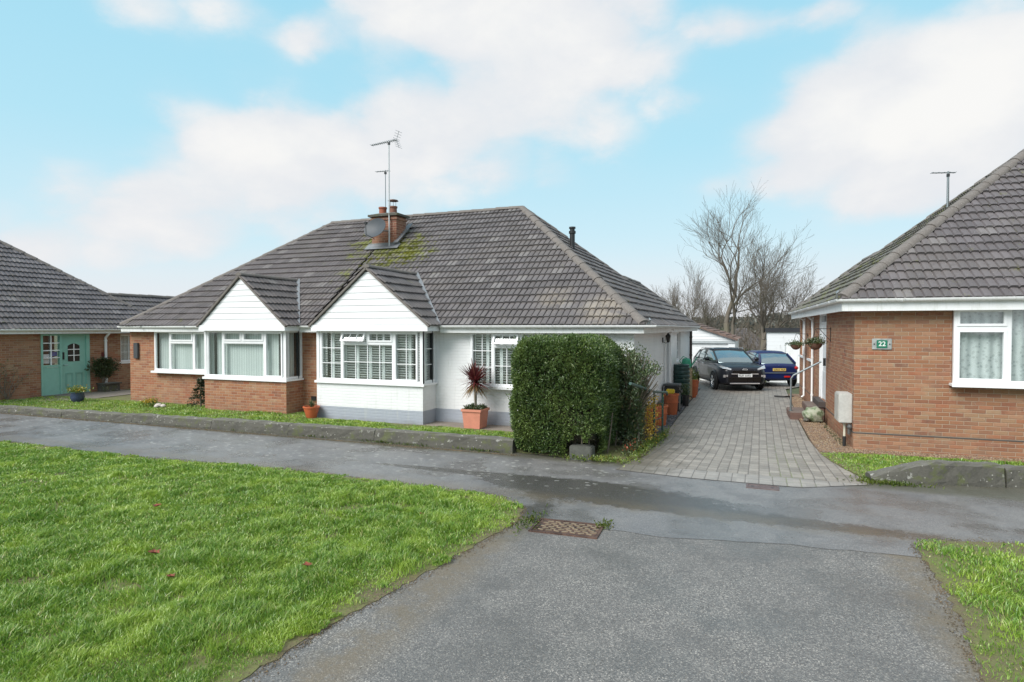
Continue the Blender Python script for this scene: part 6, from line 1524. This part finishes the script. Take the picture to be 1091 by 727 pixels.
# brown thicket down the slope, one tangled mass
P = []; 
tm = MB(); R_ = random.Random(4)
for i in range(420):
    x = R_.uniform(-12, 9); y = R_.uniform(46, 58); z = terr(x, y); h = R_.uniform(3.2, 6.2); p = Vector((x, y, z)); d = Vector((R_.gauss(0, .15), R_.gauss(0, .15), 1)).normalized(); pts = [p]
    for k in range(5): d = (d+Vector((R_.gauss(0, .18), R_.gauss(0, .18), .05))).normalized(); p = p+d*h/5; pts.append(p)
    tm.tube(pts, [.04*(1-k/5.6) for k in range(6)], 3, False)
    for k in range(9):
        q = pts[R_.randint(1, 5)]; d2 = Vector((R_.gauss(0, .6), R_.gauss(0, .6), .7)).normalized(); tm.tube([q, q+d2*h*.16, q+d2*h*.3+Vector((0, 0, .15))], [.014, .010, .006], 3, False)
V = np.array([tuple(v) for v in tm.v], dtype=np.float32); o = fast_mesh('thicket', V, np.array([f for f in tm.f if len(f) == 4]), None, TWIG); o['kind'] = 'stuff'
# evergreen scrub at the foot of the slope
P = []
for i in range(26):
    x = R_.uniform(-14, 10); y = R_.uniform(44, 57); r = R_.uniform(.8, 1.5); z = terr(x, y)
    if abs(x+1) < 2.3 and y > 50: continue
    q = rng.normal(size=(700, 3)); q /= np.linalg.norm(q, axis=1)[:, None]; q[:, 2] = np.abs(q[:, 2]); P.append(q*r*rng.uniform(.7, 1.1, 700)[:, None]*[1, 1, 1.5]+[x, y, z])
P = np.concatenate(P); o = leaves('scrub', P, rng.normal(0, 1, P.shape), .16, OLIVE, None, .5); o['kind'] = 'stuff'
# far wooded hillside
P = []
for i in range(1500):
    y = rng.uniform(330, 620); x = rng.uniform(-500, 420); z = terr(x, y)+2.5*math.sin(x*.011+1)+1.2*math.sin(x*.031)
    q = rng.normal(size=(26, 3)); P.append(q*[2.6, 2.6, 1.4]+[x, y, z+2])
P = np.concatenate(P); o = leaves('far_wood', P, rng.normal(0, 1, P.shape), 3.0, mat('far_wood_leaf', f_blade((.05, .06, .05), (.09, .095, .085), (.12, .11, .09))), None, .9); o['kind'] = 'stuff'

# ---------------------------------------------------------------- turf
def inpoly(P, x, y):
    c = np.zeros(len(x), bool); n = len(P)
    for i in range(n):
        x0, y0 = P[i]; x1, y1 = P[(i+1) % n]
        if y0 == y1: continue
        k = ((y0 > y) != (y1 > y)) & (x < (x1-x0)*(y-y0)/(y1-y0)+x0); c ^= k
    return c
def vnoise(x, y, s, seed):
    r = np.random.default_rng(seed); G = r.random((256, 256)); u = x*s; v = y*s; i = np.floor(u).astype(int); j = np.floor(v).astype(int); a = u-i; b = v-j; a = a*a*(3-2*a); b = b*b*(3-2*b)
    g = lambda p, q: G[p % 256, q % 256]
    return (g(i, j)*(1-a)+g(i+1, j)*a)*(1-b)+(g(i, j+1)*(1-a)+g(i+1, j+1)*a)*b
def edge_dist(P, x, y):
    d = np.full(len(x), 9.)
    for i in range(len(P)):
        a = np.array(P[i]); b = np.array(P[(i+1) % len(P)]); ab = b-a; L = (ab**2).sum(); t = np.clip(((x-a[0])*ab[0]+(y-a[1])*ab[1])/L, 0, 1); d = np.minimum(d, np.hypot(x-a[0]-t*ab[0], y-a[1]-t*ab[1]))
    return d
def turf(name, poly, n, z0, hmul=1., box=None, seed=1, patch=True, dens=None, m=None):
    r = np.random.default_rng(seed); xs = [p[0] for p in poly]; ys = [p[1] for p in poly]; x0, x1, y0, y1 = box or (min(xs), max(xs), min(ys), max(ys))
    X_, Y_ = [], []; got = 0
    while got < n:
        x = r.uniform(x0-.1, x1+.1, n); y = r.uniform(y0-.1, y1+.1, n)
        d = np.hypot(x, y); keep = r.random(n) < np.clip((4.2/np.maximum(d, 2.5))**1.25, 0, 1)
        ed = edge_dist(poly, x, y); ins = inpoly(poly, x, y)
        jit = (vnoise(x, y, 5, 3)-.55)*.20+(vnoise(x, y, 19, 4)-.5)*.14
        ok = (ins & (ed > jit)) | (~ins & (ed < -jit*.6))
        mud = (vnoise(x, y, 1.6, 9)*.6+vnoise(x, y, 5.5, 10)*.4)
        bare = np.clip((mud-.62)*6, 0, .85) if patch else 0
        if patch: bare = np.maximum(bare, np.clip((.55-ed)*1.7, 0, .85)*(vnoise(x, y, 4, 8) > .42))
        # only what the camera or a camera a step aside could see
        az = np.arctan2(x, y); see = (az > -YAW-.88) & (az < -YAW+1.35) & (y > .3)
        k = keep & ok & see & (r.random(n) > bare); X_.append(x[k]); Y_.append(y[k]); got += k.sum()
    x = np.concatenate(X_)[:n]; y = np.concatenate(Y_)[:n]; d = np.hypot(x, y)
    tuft = vnoise(x, y, 1.7, 5)*.45+vnoise(x, y, 6, 6)*.55
    ed = np.minimum(edge_dist(poly, x, y)/.35, 1)
    h = (.018+.11*tuft**2.1)*r.uniform(.55, 1.25, n)*hmul*(.4+.6*ed); w = .0028*np.clip(d/4.5, .9, 3.2)*r.uniform(.7, 1.3, n)
    big = r.random(n) < .02; h[big] *= 1.5
    la = vnoise(x, y, 3.1, 12)*12.6+r.normal(0, 1.6, n); ln = r.uniform(.25, 1.0, n)*h; a = r.uniform(0, 6.283, n)
    dx, dy = np.cos(la)*ln, np.sin(la)*ln; sx, sy = np.cos(a)*w, np.sin(a)*w; z = np.full(n, z0)
    B = np.stack([x, y, z], 1); S_ = np.stack([sx, sy, 0*x], 1); M = B+np.stack([dx*.35, dy*.35, h*.62], 1); T = B+np.stack([dx*1.1, dy*1.1, h*.95], 1)
    V = np.stack([B-S_, B+S_, M+S_*.75, M-S_*.75, T], 1).reshape(-1, 3); i = np.arange(n)*5
    Q = np.stack([i, i+1, i+2, i+3], 1); T_ = np.stack([i+3, i+2, i+4], 1)
    o = fast_mesh(name, V, Q, T_, m or BLADE); o['kind'] = 'stuff'; return o
turf('grass', VL, 400000, .02, 1.05, box=(-20, -2.7, 1.5, 8.2), seed=1)
turf('grass', VR, 115000, .02, 1., box=(1.3, 8.9, 2.0, 8.7), seed=2)
LS = [(-27, 10.92), (-4.3, 10.97), (-4.25, 12.68), (-7.7, 12.70), (-10.9, 12.76), (-11.0, 13.5), (-27, 13.5)]
turf('grass', LS, 60000, .055, .9, seed=3, patch=False)
turf('grass', RL, 16000, .03, .9, seed=4, patch=False)
# tufts at kerbs and cover
edge = [(-2.9, 3.2+.33*i, .05, .12, 40) for i in range(0)]+[(-2.62, 7.0, .07, .22, 160), (-1.72, 7.2, .05, .08, 90), (1.85, 10.78, .22, .05, 330), (1.6, 10.9, .08, .12, 200)]+[(-5-1.35*i+rng.normal(0, .4), 10.68, .25, .03, int(rng.integers(20, 120))) for i in range(16)]
P = []
for cx, cy, sx, sy, n in edge: P.append(np.stack([rng.normal(cx, sx, n), rng.normal(cy, sy, n), np.full(n, .012)], 1))
P = np.concatenate(P); o = leaves('weeds', P, rng.normal(0, .45, P.shape)+[0, 0, 1], .06, mat('weed_blade', f_blade((.07, .13, .02), (.15, .2, .03), (.25, .2, .07))), None, .12); o['kind'] = 'stuff'
# loose stones: gravel bed and slate
def stones(name, poly, n, z, sz, m, box):
    r = np.random.default_rng(n); x = r.uniform(box[0], box[1], n*3); y = r.uniform(box[2], box[3], n*3); k = inpoly(poly, x, y); x, y = x[k][:n], y[k][:n]; n = len(x)
    base = np.array([(1, 0, 0), (0, 1, 0), (-1, 0, 0), (0, -1, 0), (0, 0, .8), (0, 0, -.5)]); s = r.uniform(.5, 1.3, (n, 3))*sz; a = r.uniform(0, 6.28, n)
    V = base[None]*s[:, None, :]+r.normal(0, .15, (n, 6, 3))*sz; c, s_ = np.cos(a)[:, None], np.sin(a)[:, None]; Vx = V[..., 0]*c-V[..., 1]*s_; Vy = V[..., 0]*s_+V[..., 1]*c
    V = np.stack([Vx+x[:, None], Vy+y[:, None], V[..., 2]+z+sz*.3], -1).reshape(-1, 3); F = np.array([(0, 1, 4), (1, 2, 4), (2, 3, 4), (3, 0, 4), (1, 0, 5), (2, 1, 5), (3, 2, 5), (0, 3, 5)])
    T_ = (F[None]+(np.arange(n)*6)[:, None, None]).reshape(-1, 3); o = fast_mesh(name, V, None, T_, m); o['kind'] = 'stuff'; return o
GP = [(1.07, 12.95), (1.7, 13.12), (3.4, 13.2), (6, 13.3), (6, 13.7), (1.7, 13.5), (1.45, 18), (1.3, 23), (.95, 23), (.95, 17.5), (1.0, 14.2)]
stones('gravel', GP, 9000, .035, .016, STONE1, (.9, 6, 12.9, 23))
stones('slate_chips', [(-2.6, 12.7), (-2.0, 12.8), (-2.07, 17), (-2.17, 23), (-2.6, 23)], 3200, .008, .022, STONE2, (-2.6, -1.98, 12.7, 23))
# scattered grit on the asphalt
r = rng; n = 2600
gp = [(-3.3, 2.5), (1.5, 2.5), (1.7, 9.8), (-8, 10.6), (-8, 8.2), (-3.2, 8.1)]
stones('grit', gp, 2600, .001, .0045, mat('grit_stone', f_blade((.15, .14, .13), (.3, .28, .25), (.4, .35, .28))), (-8, 1.7, 2.5, 10.6))
def edge_litter(name, pts, n, wid, sz, m, z=.006):
    r = np.random.default_rng(n); P = np.array(pts, float); L = np.hypot(*(P[1:]-P[:-1]).T); c = np.concatenate([[0], np.cumsum(L)]); t = r.uniform(0, c[-1], n); k = np.searchsorted(c, t)-1; f = (t-c[k])/L[k]
    q = P[k]*(1-f)[:, None]+P[k+1]*f[:, None]+r.normal(0, wid, (n, 2))*(.4+vnoise(t, t*0, 1.3, 5)[:, None]*1.4)
    base = np.array([(1, 0, 0), (0, 1, 0), (-1, 0, 0), (0, -1, 0), (0, 0, .6), (0, 0, -.5)]); s = r.uniform(.4, 1.5, (n, 3))*sz
    V = base[None]*s[:, None, :]+r.normal(0, .2, (n, 6, 3))*sz; V = (V+np.concatenate([q, np.full((n, 1), z)], 1)[:, None, :]).reshape(-1, 3)
    F = np.array([(0, 1, 4), (1, 2, 4), (2, 3, 4), (3, 0, 4), (1, 0, 5), (2, 1, 5), (3, 2, 5), (0, 3, 5)]); o = fast_mesh(name, V, None, (F[None]+(np.arange(n)*6)[:, None, None]).reshape(-1, 3), m); o['kind'] = 'stuff'; return o
CLOD = mat('soil_crumb', f_blade((.15, .12, .085), (.26, .21, .14), (.4, .34, .22), 0.))
edge_litter('soil_crumbs', VL[1:-2], 8000, .05, .006, CLOD); edge_litter('soil_crumbs', VR[1:9], 3400, .05, .006, CLOD); edge_litter('soil_crumbs', [(-4.2, 10.6), (-14, 10.5), (-20, 10.4)], 5000, .035, .009, CLOD)
# fallen leaves on the turf
for i, (x, y, s, lab) in enumerate(((-5.8, 4.42, .075, 'large curled russet leaf lying mid-lawn on the left'), (-4.1, 4.75, .06, 'russet leaf on the left verge, nearest the path edge'), (-7.3, 5.6, .07, 'orange-brown leaf farther left on the verge'),
        (-6.6, 6.9, .055, 'small brown leaf towards the back of the left verge'), (-3.9, 6.6, .05, 'tiny brown leaf near the verge tip'), (2.6, 6.55, .07, 'dark brown leaf on the right-hand verge'), (-5.1, 4.05, .05, 'brown leaf in the near part of the left verge'))):
    b = MB(); pts = []; nseg = 10
    for k in range(nseg): a = 2*math.pi*k/nseg; rr = s*(1.0 if k % 2 == 0 else .62); pts.append((x+rr*math.cos(a), y+rr*math.sin(a)*.8, .075+.3*rr*abs(math.sin(a*1.5+i))))
    b.add([(x, y, .06)]+pts, [(0, k+1, (k+1) % nseg+1) for k in range(nseg)]); tag(b.build('fallen_leaf', DEADL), lab, 'leaf', 'fallen leaves on the verges')
for o in list(bpy.data.objects):
    if 'org' in o: del o['org']
